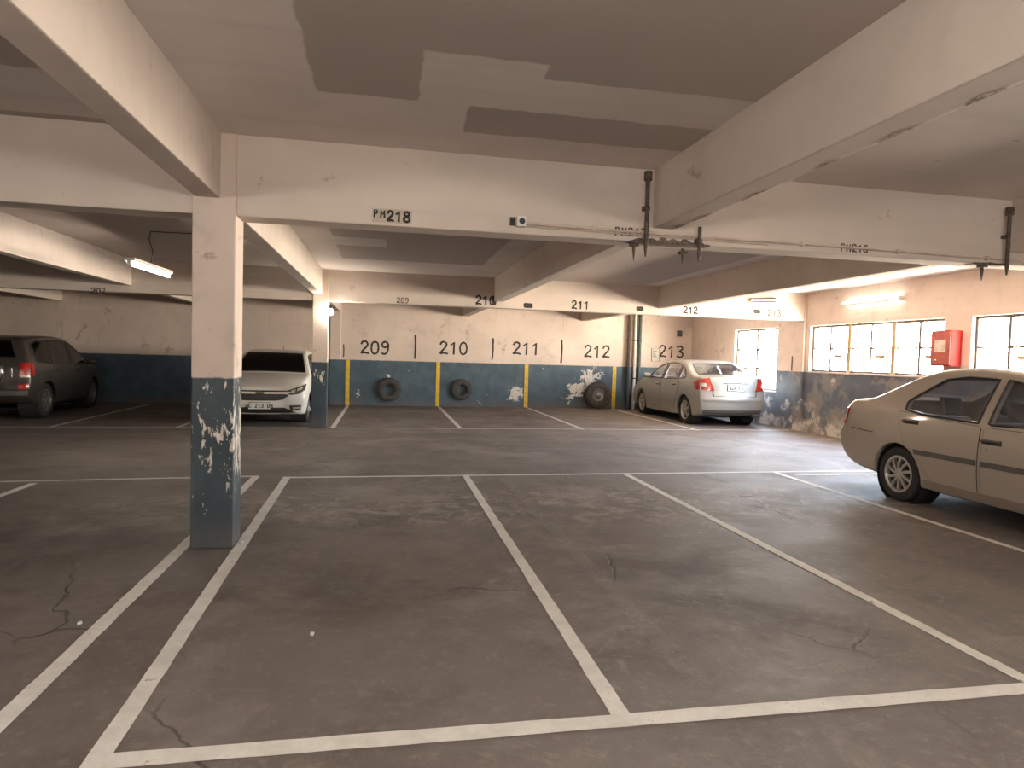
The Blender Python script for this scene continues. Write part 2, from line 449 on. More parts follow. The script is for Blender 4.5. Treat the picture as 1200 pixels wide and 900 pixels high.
M['bulb'] = emit('lit_bulb', (1.0, 0.90, 0.74), 260.0)
M['pale_blue'] = plain('blue_tinted_facade', (0.012, 0.028, 0.038), 0.9)
M['sill'] = plain('sill_plaster', (0.50, 0.40, 0.32), 0.85)

# ================================================================== STRUCTURE
XL, XR, YB, YF, ZC = -12.0, 8.93, 18.4, -6.5, 2.97      # inner faces; YB = far wall, YF = behind the camera
def struct(o): o['kind'] = 'structure'; return o
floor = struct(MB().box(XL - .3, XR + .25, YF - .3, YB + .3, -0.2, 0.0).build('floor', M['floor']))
ceiling = struct(MB().box(XL - .3, XR + .25, YF - .3, YB + .3, ZC, ZC + 0.25).build('ceiling', M['ceiling']))
sp = lambda x, y, r, a: (tuple(on_y(x, y, YB)), (r, 0.6, r), a)
M['wall_back'] = wall_material('back_wall_paint', 1.23, spots=[
    sp(604, 461, 0.42, 0.52), sp(692, 445, 0.75, 0.42), sp(676, 456, 0.45, 0.52), sp(668, 465, 0.4, 0.4), sp(640, 428, 1.2, 0.2), sp(745, 432, 0.8, 0.22),
    sp(572, 462, 0.3, 0.22), sp(480, 434, 0.25, 0.2), sp(456, 441, 0.2, 0.3), sp(420, 463, 0.3, 0.3), sp(562, 472, 0.4, 0.3)], chips=0.02)
M['wall_right'] = wall_material('right_wall_paint', 1.285, blue=(0.085, 0.10, 0.125), damp=True, chips=0.02)
M['wall_plain'] = wall_material('plain_wall_paint', 1.23)
M['pillar'] = wall_material('pillar_paint', 1.235, blue=(0.036, 0.054, 0.066), chips=0.10, streak=0.35, chip_stretch=(2.8, 2.8, 1.1),
                            spots=[((-1.2, 5.06, 0.85), (0.40, 0.5, 0.65), 0.19), ((-1.05, 5.15, 0.8), (0.12, 0.5, 0.75), 0.26), ((-1.2, 12.9, 0.95), (0.3, 0.5, 0.25), 0.22)])
wall_back = struct(MB().box(XL - .3, XR + .25, YB, YB + .25, 0, ZC).build('wall_back', M['wall_back']))
wall_left = struct(MB().box(XL - .3, XL, YF, YB, 0, ZC).build('wall_left', M['wall_plain']))

def wall_with_holes(fixed0, fixed1, a0, a1, z0, z1, holes, axis):
    """one wall mesh with rectangular openings; axis 'x' = wall lies in a plane of constant X"""
    A = sorted({a0, a1, *[h[0] for h in holes], *[h[1] for h in holes]})
    Z = sorted({z0, z1, *[h[2] for h in holes], *[h[3] for h in holes]})
    mb = MB()
    for i in range(len(A) - 1):
        k = 0
        while k < len(Z) - 1:
            ca = (A[i] + A[i + 1]) / 2
            inside = lambda kk: any(h[0] < ca < h[1] and h[2] < (Z[kk] + Z[kk + 1]) / 2 < h[3] for h in holes)
            if inside(k): k += 1; continue
            k2 = k
            while k2 + 1 < len(Z) - 1 and not inside(k2 + 1): k2 += 1
            if axis == 'x': mb.box(fixed0, fixed1, A[i], A[i + 1], Z[k], Z[k2 + 1])
            else: mb.box(A[i], A[i + 1], fixed0, fixed1, Z[k], Z[k2 + 1])
            k = k2 + 1
    return mb
WZ0, WZ1 = 1.30, 2.265
WINS = [(9.32, 12.80, WZ0, WZ1), (5.33, 8.81, WZ0, WZ1), (14.00, 15.90, 0.80, 2.28)]
wall_right = struct(wall_with_holes(XR, XR + .22, YF, YB, 0, ZC, WINS, 'x').build('wall_right', M['wall_right']))
wall_front = struct(MB().box(XL, XR, YF - .25, YF, 0, ZC).build('wall_front', M['wall_plain']))

def window(name, y0, y1, z0, z1, units, cols, rows, latch=True, X=XR + 0.10, mt=.024):
    """iron window in the right wall: frame, ochre mullions between the units, thin muntins, one object per pane"""
    f = MB(); t = 0.045
    f.box(X - .03, X + .03, y0, y1, z0, z0 + t); f.box(X - .03, X + .03, y0, y1, z1 - t, z1)
    f.box(X - .03, X + .03, y0, y0 + t, z0, z1); f.box(X - .03, X + .03, y1 - t, y1, z0, z1)
    w = struct(f.build(name, M['frame_dark'], bevel=0.004, bseg=1))
    uw = (y1 - y0) / units
    for u in range(units):
        a, b = y0 + u * uw, y0 + (u + 1) * uw
        if u: MB().box(X - .05, X + .05, a - .05, a + .05, z0, z1).build('window_mullion', M['frame_ochre'], w, bevel=0.005, bseg=1)
        a += 0.05; b -= 0.05
        cw, rh = (b - a) / cols, (z1 - z0 - 2 * t) / rows
        for c in range(1, cols): MB().box(X - .03, X + .02, a + c * cw - mt, a + c * cw + mt, z0 + t, z1 - t).build('window_muntin', M['frame_dark'], w)
        for r_ in range(1, rows): MB().box(X - .028, X + .015, a, b, z0 + t + r_ * rh - mt * .65, z0 + t + r_ * rh + mt * .65).build('window_muntin', M['frame_dark'], w)
        for c in range(cols):
            for r_ in range(rows):
                MB().box(X - .002, X + .002, a + c * cw, a + (c + 1) * cw, z0 + t + r_ * rh, z0 + t + (r_ + 1) * rh).build('window_pane', M['pane'], w)
        if latch:
            MB().box(X - .05, X - .03, a + cw * .28, a + cw * .72, z0 + .30, z0 + .36).build('window_latch', M['frame_ochre'], w, bevel=0.003, bseg=1)
    MB().box(XR - .012, XR + .2, y0 - .03, y1 + .03, z0 - .03, z0 + .004).build('window_sill', M['sill'], w, bevel=0.006, bseg=1)
    return w
for i, (a, b, c, d) in enumerate(WINS):
    if i == 2: window('window_%d' % (i + 1), a, b, c, d, 1, 2, 3, latch=False, mt=.036)
    else: window('window_%d' % (i + 1), a, b, c, d, 3, 2, 2)
    pl = bpy.data.lights.new('daylight_portal', 'AREA'); pl.shape = 'RECTANGLE'; pl.size = d - c; pl.size_y = b - a
    pl.cycles.is_portal = True
    po = bpy.data.objects.new('daylight_portal', pl); COL.objects.link(po)
    po.location = (XR + 0.24, (a + b) / 2, (c + d) / 2); po.rotation_euler = (0, R(90), 0)
# beams: cross beams carry the long ribs
CROSS = [(-2.8, -2.55, 2.40), (5.10, 5.34, 2.395), (12.95, 13.20, 2.385)]
cross_objs = []
for (a, b, z) in CROSS:
    cross_objs.append(struct(MB().box(XL, XR, a, b, z, ZC + .02).build('cross_beam', M['beam'], bevel=0.012, bseg=2)))
RIBS = [(-11.45, -11.27), (-8.05, -7.87), (-4.60, -4.43), (-1.33, -1.16), (2.10, 2.29), (5.52, 5.71)]
ribs = []
for (a, b) in RIBS:
    for (y0, y1) in ((YF, -2.8), (-2.55, 5.10), (5.34, 12.95), (13.20, YB)):
        ribs.append(struct(MB().box(a, b, y0 - .01, y1 + .01, 2.51, ZC + .02).build('ceiling_rib', M['beam'], bevel=0.010, bseg=2)))
# pillars
def pillar(x0, x1, y0, y1):
    p = struct(MB().box(x0, x1, y0, y1, 0, ZC).build('pillar', M['pillar'], bevel=0.012, bseg=2))
    return p
pillar(-1.345, -1.055, 5.07, 5.345)
pillar(-1.325, -1.045, 12.93, 13.21)
pillar(-1.345, -1.055, -2.81, -2.54)
struct(MB().box(XR - .06, XR + .02, 12.93, 13.22, 0, ZC).build('wall_pilaster', M['wall_right'], bevel=0.006, bseg=1))
struct(MB().box(-1.42, -1.14, YB - .10, YB + .02, 0, ZC).build('wall_pilaster', M['wall_back'], bevel=0.008, bseg=1))

# ------------------------------------------------------------------ painted lines on the floor
def strip_line(p, q, w, mat, z=0.003):
    p = Vector((p[0], p[1], 0)); q = Vector((q[0], q[1], 0))
    d = (q - p).normalized(); s = Vector((-d.y, d.x, 0)) * w / 2
    n = max(2, int((q - p).length / 0.12)); rows = [[], []]
    for i in range(n + 1):
        c = p.lerp(q, i / n)
        for k, sg in ((0, 1), (1, -1)):
            rows[k].append(c + s * sg * (1 + random.uniform(-.07, .05)) + Vector((0, 0, z)))
    return MB().grid(rows).build('painted_line', mat, floor)
G = lambda x, y: (on_z(x, y).x, on_z(x, y).y)
L = M['line']
strip_line((-0.955, 2.44), (-1.06, 7.88), .085, L)
strip_line((0.975, 2.49), (0.985, 7.88), .080, L, .0032)
strip_line((2.98, 2.48), (3.02, 7.92), .080, L, .0033)
strip_line((5.03, 2.45), (5.13, 8.0), .075, L, .0034)
strip_line((-0.98, 2.475), (5.1, 2.47), .095, L, .004)
strip_line((5.1, 2.47), (8.2, 2.45), .095, L, .004)
strip_line((-1.06, 7.83), (8.2, 8.08), .075, L, .0042)
strip_line((5.3, 7.76), (8.2, 7.86), .06, M['line_far'], .0036)
strip_line((-1.41, 1.5), (-1.40, 7.92), .085, L)
strip_line((-1.37, 7.93), (-6.2, 7.50), .07, M['line_far'], .0042)
strip_line((-3.54, 2.0), (-3.52, 7.62), .08, L)
strip_line((-5.65, 2.0), (-5.64, 7.45), .08, L)
strip_line((-1.04, 12.90), (8.7, 13.05), .085, M['line_far'], .004)
strip_line((-1.4, 12.88), (-9.0, 12.65), .085, M['line_far'], .004)
for xx in (-0.93, 1.50, 4.00, 6.50): strip_line((xx, 12.92), (xx, YB - .03), .085, L, .0032)
for xx in (-3.62, -5.65, -7.9): strip_line((xx, 12.8), (xx - .05, YB - .3), .085, M['line_far'], .0032)
# ghosts of an older layout
strip_line((1.43, 2.65), (1.42, 7.70), .12, M['line_old'], .0022)
strip_line((1.75, 2.72), (3.2, 2.92), .10, M['line_old'], .0022)
strip_line((3.2, 2.92), (5.0, 3.0), .10, M['line_old'], .0022)
strip_line(G(620, 543), G(655, 553), .10, M['line_old'], .0022)
strip_line(G(815, 553), G(850, 566), .10, M['line_old'], .0022)

# ------------------------------------------------------------------ lettering
GL = {
 '0': [[(.3, .98), (.1, .85), (.02, .5), (.1, .12), (.3, .02), (.5, .15), (.57, .5), (.5, .86), (.3, .98)]],
 '1': [[(.08, .72), (.34, .98), (.32, .02)]],
 '2': [[(.04, .78), (.14, .95), (.36, .98), (.52, .84), (.48, .62), (.25, .35), (.02, .06), (.30, .10), (.60, .04)]],
 '3': [[(.05, .88), (.25, .99), (.48, .90), (.50, .70), (.25, .54), (.50, .42), (.56, .2), (.35, .02), (.04, .10)]],
 '6': [[(.50, .92), (.28, .97), (.08, .7), (.03, .3), (.2, .03), (.46, .08), (.54, .3), (.4, .5), (.2, .48), (.05, .3)]],
 '7': [[(.04, .95), (.56, .95), (.24, .02)]],
 '8': [[(.3, .54), (.1, .68), (.12, .9), (.3, .98), (.48, .9), (.5, .68), (.3, .54), (.06, .36), (.06, .12), (.3, .02), (.54, .12), (.54, .36), (.3, .54)]],
 '9': [[(.52, .72), (.32, .55), (.1, .62), (.06, .85), (.25, .98), (.48, .92), (.54, .65), (.46, .2), (.26, .02), (.06, .08)]],
 'P': [[(.08, .02), (.08, .98), (.4, .96), (.54, .78), (.4, .55), (.1, .52)]],
 'M': [[(.05, .02), (.08, .98), (.3, .4), (.52, .98), (.55, .02)]],
 'A': [[(.03, .02), (.3, .98), (.57, .02)], [(.14, .36), (.46, .36)]],
 'B': [[(.08, .02), (.08, .98), (.42, .92), (.46, .64), (.1, .53), (.5, .44), (.52, .1), (.08, .02)]],
 'C': [[(.55, .85), (.3, .98), (.08, .75), (.06, .3), (.25, .03), (.55, .14)]],
 'D': [[(.08, .02), (.08, .98), (.4, .9), (.56, .5), (.4, .1), (.08, .02)]],
 'E': [[(.55, .97), (.08, .97), (.08, .03), (.55, .03)], [(.08, .52), (.46, .52)]],
 '|': [[(.2, 1.0), (.22, .5), (.19, .0)]],
}
def ribbon(mb, pts, w, origin, ex, ey, nrm, t):
    pts = [Vector(p) for p in pts]; n = len(pts); o_, i_ = [[], []], [[], []]
    for i, p in enumerate(pts):
        a = pts[max(i - 1, 0)]; b = pts[min(i + 1, n - 1)]
        d = (b - a).normalized(); s = Vector((-d.y, d.x)) * w / 2 * random.uniform(.85, 1.15)
        ext = d * (w * .3) * (-1 if i == 0 else (1 if i == n - 1 else 0))
        for k, sg in ((0, 1), (1, -1)):
            c = p + ext + s * sg
            P = origin + ex * c.x + ey * c.y
            o_[k].append(P + nrm * t); i_[k].append(P + nrm * 0.0002)
    mb.slab(o_, i_)
def smooth_pts(p, sub=3):
    out = []
    for i in range(len(p) - 1):
        p0, p1, p2, p3 = p[max(i - 1, 0)], p[i], p[i + 1], p[min(i + 2, len(p) - 1)]
        for k in range(sub):
            u = k / sub
            out.append(tuple(0.5 * ((2 * b) + (-a + c) * u + (2 * a - 5 * b + 4 * c - d) * u * u + (-a + 3 * b - 3 * c + d) * u ** 3) for a, b, c, d in zip(p0, p1, p2, p3)))
    return out + [p[-1]]
SHARP = '17MAPE'
def lettering(name, text, centre, h, stroke, mat, parent, ex=(1, 0, 0), nrm=(0, -1, 0), pitch=0.80, aspect=1.0, t=0.003, label=None):
    ex = Vector(ex); nrm = Vector(nrm); ey = Vector((0, 0, 1))
    mb = MB(); x = -len(text) * pitch * h * aspect / 2
    for ch in text:
        for g in GL.get(ch, []):
            g2 = g if ch in SHARP else smooth_pts(g)
            pts = [((px * aspect + random.uniform(-.01, .01)) * h + x, (py - .5) * h) for px, py in g2]
            ribbon(mb, pts, stroke, Vector(centre), ex, ey, nrm, t)
        x += pitch * h * aspect
    o = mb.build(name, mat)
    if parent is not None:
        o.parent = parent
        o.matrix_parent_inverse = parent.matrix_world.inverted()
    if label: o['label'] = label
    return o
for txt, px, py in (('209', 441, 407.5), ('210', 533, 408), ('211', 618, 408.5), ('212', 701, 412), ('213', 788, 412)):
    lettering('painted_number', txt, on_y(px, py, YB), 0.34, 0.050, M['black_paint'], wall_back, pitch=.80, aspect=1.0, label='black hand-painted number %s on the cream wall' % txt)
for (px, y0, y1) in ((492, 393, 420), (582, 397, 421), (663, 399, 425)):
    a, b = on_y(px, y0, YB), on_y(px, y1, YB)
    lettering('painted_tick', '|', (a + b) / 2, (a - b).length, 0.05, M['black_paint'], wall_back)
lettering('painted_tick', '|', on_y(405.5, 411, YB), .32, 0.035, M['faded_black'], wall_back)
b2 = cross_objs[2]; b1 = cross_objs[1]; Y2, Y1 = 12.95, 5.10
for txt, px, py, h, s, mt in (('209', 472.5, 352, .10, .016, 'faded_black'), ('210', 570, 352, .17, .032, 'black_paint'), ('211', 681, 357.5, .16, .03, 'black_paint'), ('212', 810, 363.5, .14, .03, 'black_paint'), ('213', 908, 367, .14, .028, 'faded_black'), ('207', 116, 341, .10, .02, 'faded_black')):
    lettering('painted_number', txt, on_y(px, py, Y2), h, s, M[mt], b2, label='stencilled number %s on the far cross beam' % txt)
def smudge(px, py, w, h, parent, Y, mat='smudge'):
    c = on_y(px, py, Y); n = 14; pts = []
    for i in range(n):
        a = 2 * math.pi * i / n; k = 1 / max(abs(math.cos(a)), abs(math.sin(a))) ** .7 * random.uniform(.88, 1.06)
        pts.append((c.x + w / 2 * math.cos(a) * k, Y - .0035, c.z + h / 2 * math.sin(a) * k))
    o = MB().prism(pts, (0, .0033, 0)).build('painted_patch', M[mat], parent)
    return o
for px, py, w, h in ((619, 358, .20, .10), (750, 362, .16, .10), (887, 365, .17, .10), (579, 352, .10, .20)): smudge(px, py, w, h, b2, Y2)
# number plate painted on the near beam: pale rectangle with the stencilled text
c = on_y(459.5, 253.5, Y1)
MB().box(c.x - .145, c.x + .145, Y1 - .004, Y1 - .0002, c.z - .05, c.z + .05).build('number_panel', plain('pale_number_panel', (0.50, 0.42, 0.34), .8), b1)
lettering('painted_number', 'PM', c + Vector((-.085, -.004, .012)), .052, .013, M['black_paint'], b1, pitch=.95, label='stencilled letters PM on the near cross beam')
lettering('painted_number', '218', c + Vector((.055, -.004, .0)), .075, .017, M['black_paint'], b1, pitch=.80, label='stencilled number 218 on the near cross beam')
for txt, px, py in (('PM217', 740, 272), ('PM216', 1002, 291)):
    lettering('painted_number', txt, on_y(px, py, Y1), .065, .012, M['faded_black'], b1, pitch=.85, label='faded stencil %s on the near cross beam' % txt)

# yellow bay stripes on the blue dado
for px in (407, 513, 616.5, 719.5):
    c = on_y(px, 450, YB)
    MB().box(c.x - .055, c.x + .055, YB - .012, YB - .0003, 0.01, 1.225).build('yellow_stripe', M['yellow'], wall_back, bevel=0.003, bseg=1)

# ================================================================== CARS
def resample(pts, n):
    pts = [Vector(p) for p in pts]
    d = [0.0]
    for a, b in zip(pts, pts[1:]): d.append(d[-1] + (b - a).length)
    out = []; k = 0
    for i in range(n):
        s = d[-1] * i / (n - 1)
        while k < len(pts) - 2 and d[k + 1] < s: k += 1
        seg = d[k + 1] - d[k]
        out.append(pts[k].lerp(pts[k + 1], 0 if seg < 1e-9 else (s - d[k]) / seg))
    return out
def sstep(v, a, b):
    u = min(1, max(0, (v - a) / (b - a))); return u * u * (3 - 2 * u)

class Car:
    """a lofted body: T = upper outline, B = lower outline (both nose to tail, x forward, z up)"""
    def __init__(s, T, B, W, zmid, belt, tumble=.36, curve=.10, r=.07, crown=.02, plan=.14, endw=.75, rocker=.07, n=96):
        s.T = resample([p for p in smooth_pts(T, 6)], n); s.B = resample([p for p in smooth_pts(B, 6)], n)
        s.W, s.zmid, s.belt, s.tumble, s.curve, s.r, s.crown, s.plan, s.endw, s.rocker = W, zmid, belt, tumble, curve, r, crown, plan, endw, rocker
        s.xf, s.xr = T[0][0], T[-1][0]; s.n = n
    def beltz(s, x):
        b = s.belt
        for (x0, z0), (x1, z1) in zip(b, b[1:]):
            if x0 >= x >= x1: return z0 + (z1 - z0) * (x0 - x) / (x0 - x1)
        return b[0][1] if x > b[0][0] else b[-1][1]
    def sy(s, x, z):
        zb = s.beltz(x)
        if z < s.zmid: y = s.W * (1 - s.rocker * ((s.zmid - z) / (s.zmid - .16)) ** 2)
        elif z < zb: y = s.W * (1 - .035 * ((z - s.zmid) / (zb - s.zmid)) ** 2)
        else: d = z - zb; y = s.W * .965 - s.tumble * d - s.curve * d * d
        e = max(0, (x - s.xf * .45) / (s.xf * .55)) if x > 0 else max(0, (x - s.xr * .45) / (s.xr * .55))
        return y * (1 - .085 * e ** 2)
    def mp(s, x, y, z):
        """plan curvature: the ends sweep back towards the sides"""
        k = min(1, abs(y) / s.W)
        sh = s.plan * k ** 2.6
        if x > 0: x -= sh * sstep(x, s.xf - s.endw, s.xf)
        else: x += sh * sstep(-x, -s.xr - s.endw, -s.xr)
        return Vector((x, y, z))
    def loops(s, off=0.0):
        rings = []
        cx = (s.xf + s.xr) / 2
        for i in range(s.n):
            T, B = s.T[i].copy(), s.B[i].copy()
            if off:
                for P, sg in ((T, -1), (B, 1)):
                    P.x = cx + (P.x - cx) * (1 - off * 2.2 / (s.xf - s.xr)); P.y += sg * off
                    if sg > 0: P.y += off
                if T.y < B.y + .01:
                    mid = (T.y + B.y) / 2; T.y = mid + .005; B.y = mid - .005
            h = (T - B).length
            d = (B - T).normalized() if h > 1e-6 else Vector((0, -1))
            r = min(s.r, h * .45); pts = []
            at = lambda q: T + d * q
            P = at(r); yr = s.sy(P.x, P.y) - off
            for f in (0, .22, .44, .64, .82, .94): pts.append((yr - r) * f and ((yr - r) * f, 0.0) or (0.0, 0.0))
            for a in (0, 22, 45, 67, 90): pts.append((yr - r + r * math.sin(R(a)), r * (1 - math.cos(R(a)))))
            rb = min(.05, h * .3)
            for k in range(1, 13):
                q = r + (h - r - rb) * k / 12; P = at(q); pts.append((s.sy(P.x, P.y) - off, q))
            yb = pts[-1][0]
            for a in (30, 60, 90): pts.append((yb - rb + rb * math.cos(R(a)), h - rb + rb * math.sin(R(a))))
            for f in (.75, .4, 0): pts.append(((yb - rb) * f, h))
            ring = []
            for y, q in pts:
                P = at(q)
                cz = s.crown * (y / s.W) ** 2 * (1 - q / max(h, 1e-6)) if h > .02 else 0
                ring.append((P.x, y, P.y - cz))
            full = [s.mp(*p) for p in ring] + [s.mp(p[0], -p[1], p[2]) for p in reversed(ring[1:-1])]
            rings.append(full)
        return rings
    def shell(s, off):
        rings = s.loops(off); m_ = len(rings[0]); mb = MB(); fs = []
        for i in range(len(rings) - 1):
            for k in range(m_):
                l = (k + 1) % m_; fs.append((i * m_ + k, i * m_ + l, (i + 1) * m_ + l, (i + 1) * m_ + k))
        fs.append(tuple(range(m_ - 1, -1, -1))); fs.append(tuple((len(rings) - 1) * m_ + k for k in range(m_)))
        mb.add([p for r_ in rings for p in r_], fs); return mb
    # ---- evaluators
    def top(s, x):
        best = None
        for a, b in zip(s.T, s.T[1:]):
            if (a.x - x) * (b.x - x) <= 0 and abs(a.x - b.x) > 1e-6:
                z = a.y + (b.y - a.y) * (a.x - x) / (a.x - b.x)
                best = z if best is None else max(best, z)
        return best if best is not None else s.T[0].y
    def endx(s, z, front):
        C = s.T + s.B; best = None
        for L_ in (s.T, s.B):
            for a, b in zip(L_, L_[1:]):
                if (a.y - z) * (b.y - z) <= 0 and abs(a.y - b.y) > 1e-6:
                    x = a.x + (b.x - a.x) * (z - a.y) / (b.y - a.y)
                    if front and x > 0: best = x if best is None else max(best, x)
                    if not front and x < 0: best = x if best is None else min(best, x)
        return best if best is not None else (s.xf if front else s.xr)
    # ---- patches lying on the body
    def side(s, lo, up, sgn, eps=.004, thick=.008, nu=14, nv=6):
        lo, up = resample(lo, nu), resample(up, nu); o_, i_ = [], []
        for j in range(nv):
            ro, ri = [], []
            for a, b in zip(lo, up):
                p = a.lerp(b, j / (nv - 1)); y = s.sy(p.x, p.y)
                ro.append(s.mp(p.x, sgn * (y + eps), p.y)); ri.append(s.mp(p.x, sgn * (y + eps - thick), p.y))
            o_.append(ro); i_.append(ri)
        return MB().slab(o_, i_)
    def side_line(s, pts, sgn, r=.006, eps=.001, closed=False, n=40, seg=6):
        if closed: pts = list(pts) + [pts[0]]
        P = resample(pts, n)
        P = [s.mp(p.x, sgn * (s.sy(p.x, p.y) + eps), p.y) for p in P]
        if closed: P = P[:-1]
        return MB().tube(P, r, seg, closed=closed)
    def end(s, lo, up, front, eps=.006, thick=.02, nu=14, nv=6, limit=True):
        """lo/up: polylines in (y, z) on the nose or tail"""
        lo, up = resample(lo, nu), resample(up, nu); o_, i_ = [], []; sg = 1 if front else -1
        for j in range(nv):
            ro, ri = [], []
            for a, b in zip(lo, up):
                p = a.lerp(b, j / (nv - 1)); x = s.endx(p.y, front)
                zz = p.y
                q = s.mp(x, p.x, zz)
                # rounded corner of the loft near the side
                yr = s.sy(x, zz); over = max(0, abs(p.x) - (yr - s.r)) / s.r
                q.x -= sg * (s.r * .55 * min(1.3, over) ** 2)
                ro.append(q + Vector((sg * eps, 0, 0))); ri.append(q + Vector((sg * (eps - thick), 0, 0)))
            o_.append(ro); i_.append(ri)
        return MB().slab(o_, i_)
    def screen(s, x0, x1, m0, m1, off=.003, thick=.008, nu=17, nv=10):
        """windscreen / rear screen between x0 (lower) and x1 (upper); m0, m1 = side margins"""
        o_, i_ = [], []
        for j in range(nv):
            v = j / (nv - 1); x = x0 + (x1 - x0) * v; z = s.top(x)
            e = .02 * (1 if x1 > x0 else -1)
            dz = (s.top(x + e) - s.top(x - e)) / (2 * e)
            nrm = Vector((-dz, 0, 1)).normalized()
            hw = s.sy(x, z - s.r) - s.r - (m0 + (m1 - m0) * v)
            ro, ri = [], []
            for k in range(nu):
                y = hw * (2 * k / (nu - 1) - 1)
                p = s.mp(x, y, z - s.crown * (y / s.W) ** 2)
                ro.append(p + nrm * off); ri.append(p + nrm * (off - thick))
            o_.append(ro); i_.append(ri)
        return o_, i_

def shrink(pts, k):
    c = sum((Vector(p) for p in pts), Vector((0, 0))) / len(pts)
    return [c + (Vector(p) - c) * k for p in pts]

def apply_cuts(mesh, cutters):
    o = bpy.data.objects.new('tmp_body', mesh); COL.objects.link(o)
    tmp = []
    for cm in cutters:
        co = bpy.data.objects.new('tmp_cut', cm); COL.objects.link(co); tmp.append(co)
        md = o.modifiers.new('cut', 'BOOLEAN'); md.operation = 'DIFFERENCE'; md.object = co; md.solver = 'EXACT'
    dg = bpy.context.evaluated_depsgraph_get(); dg.update()
    res = bpy.data.meshes.new_from_object(o.evaluated_get(dg))
    for co in tmp + [o]: bpy.data.objects.remove(co, do_unlink=True)
    res.shade_smooth(); res.set_sharp_from_angle(angle=R(32))
    return res

def wheel_meshes(rad, width, rim_r, style, rubber='rubber'):
    """(tyre, rim, recess) around the local y axis, outer face at y = +width/2"""
    w = width / 2
    prof = [(rim_r, -w * .8), (rim_r + .015, -w), (rad - .045, -w * 1.04), (rad - .012, -w * .88), (rad, -w * .6), (rad, -w * .25), (rad - .006, -w * .22), (rad - .006, -w * .1), (rad, -w * .08), (rad, w * .08), (rad - .006, w * .1), (rad - .006, w * .22), (rad, w * .25), (rad, w * .6), (rad - .012, w * .88), (rad - .045, w * 1.04), (rim_r + .015, w), (rim_r, w * .8)]
    tyre = MB().lathe(prof + [prof[0]], 48).mesh('tyre', smooth=40)
    rec = MB().lathe([(rim_r + .004, -w * .8), (rim_r + .004, w * .35), (.001, w * .35)], 40).mesh('wheel_recess', smooth=40)
    rm = MB()
    rm.lathe([(rim_r + .008, w * .75), (rim_r + .010, w * .98), (rim_r - .008, w * 1.0), (rim_r - .020, w * .86), (rim_r - .024, w * .5)], 48)
    rm.lathe([(.055 if style != 'cap' else .07, w * .4), (.055 if style != 'cap' else .07, w * .92), (.04, w * 1.0), (.001, w * 1.02)], 24)
    n = {'five': 5, 'ten': 10, 'cap': 9, 'six': 6}[style]
    for k in range(n):
        a = 2 * math.pi * k / n + .2
        twist = {'ten': .16, 'cap': .22, 'five': 0, 'six': 0}[style]
        def P(r_, half, y, tw): return [(r_ * math.cos(a + tw) - sg * half * math.sin(a + tw), y, r_ * math.sin(a + tw) + sg * half * math.cos(a + tw)) for sg in (-1, 1)]
        hw0, hw1 = {'five': (.032, .026), 'ten': (.013, .016), 'cap': (.016, .024), 'six': (.03, .03)}[style]
        A = P(.045, hw0, w * .90, 0); B_ = P(rim_r * .6, (hw0 + hw1) / 2, w * .93, twist * .5); C_ = P(rim_r - .012, hw1, w * .80, twist)
        o_ = [[A[0], B_[0], C_[0]], [A[1], B_[1], C_[1]]]
        i_ = [[(p[0], p[1] - .035, p[2]) for p in r_] for r_ in o_]
        rm.slab(o_, i_)
    for k in range(5):
        a = 2 * math.pi * k / 5
        rm.lathe([(.010, w * .98), (.010, w * 1.06), (.001, w * 1.07)], 8, c=(.032 * math.cos(a), 0, .032 * math.sin(a)))
    return tyre, rm.mesh('rim', smooth=35), rec

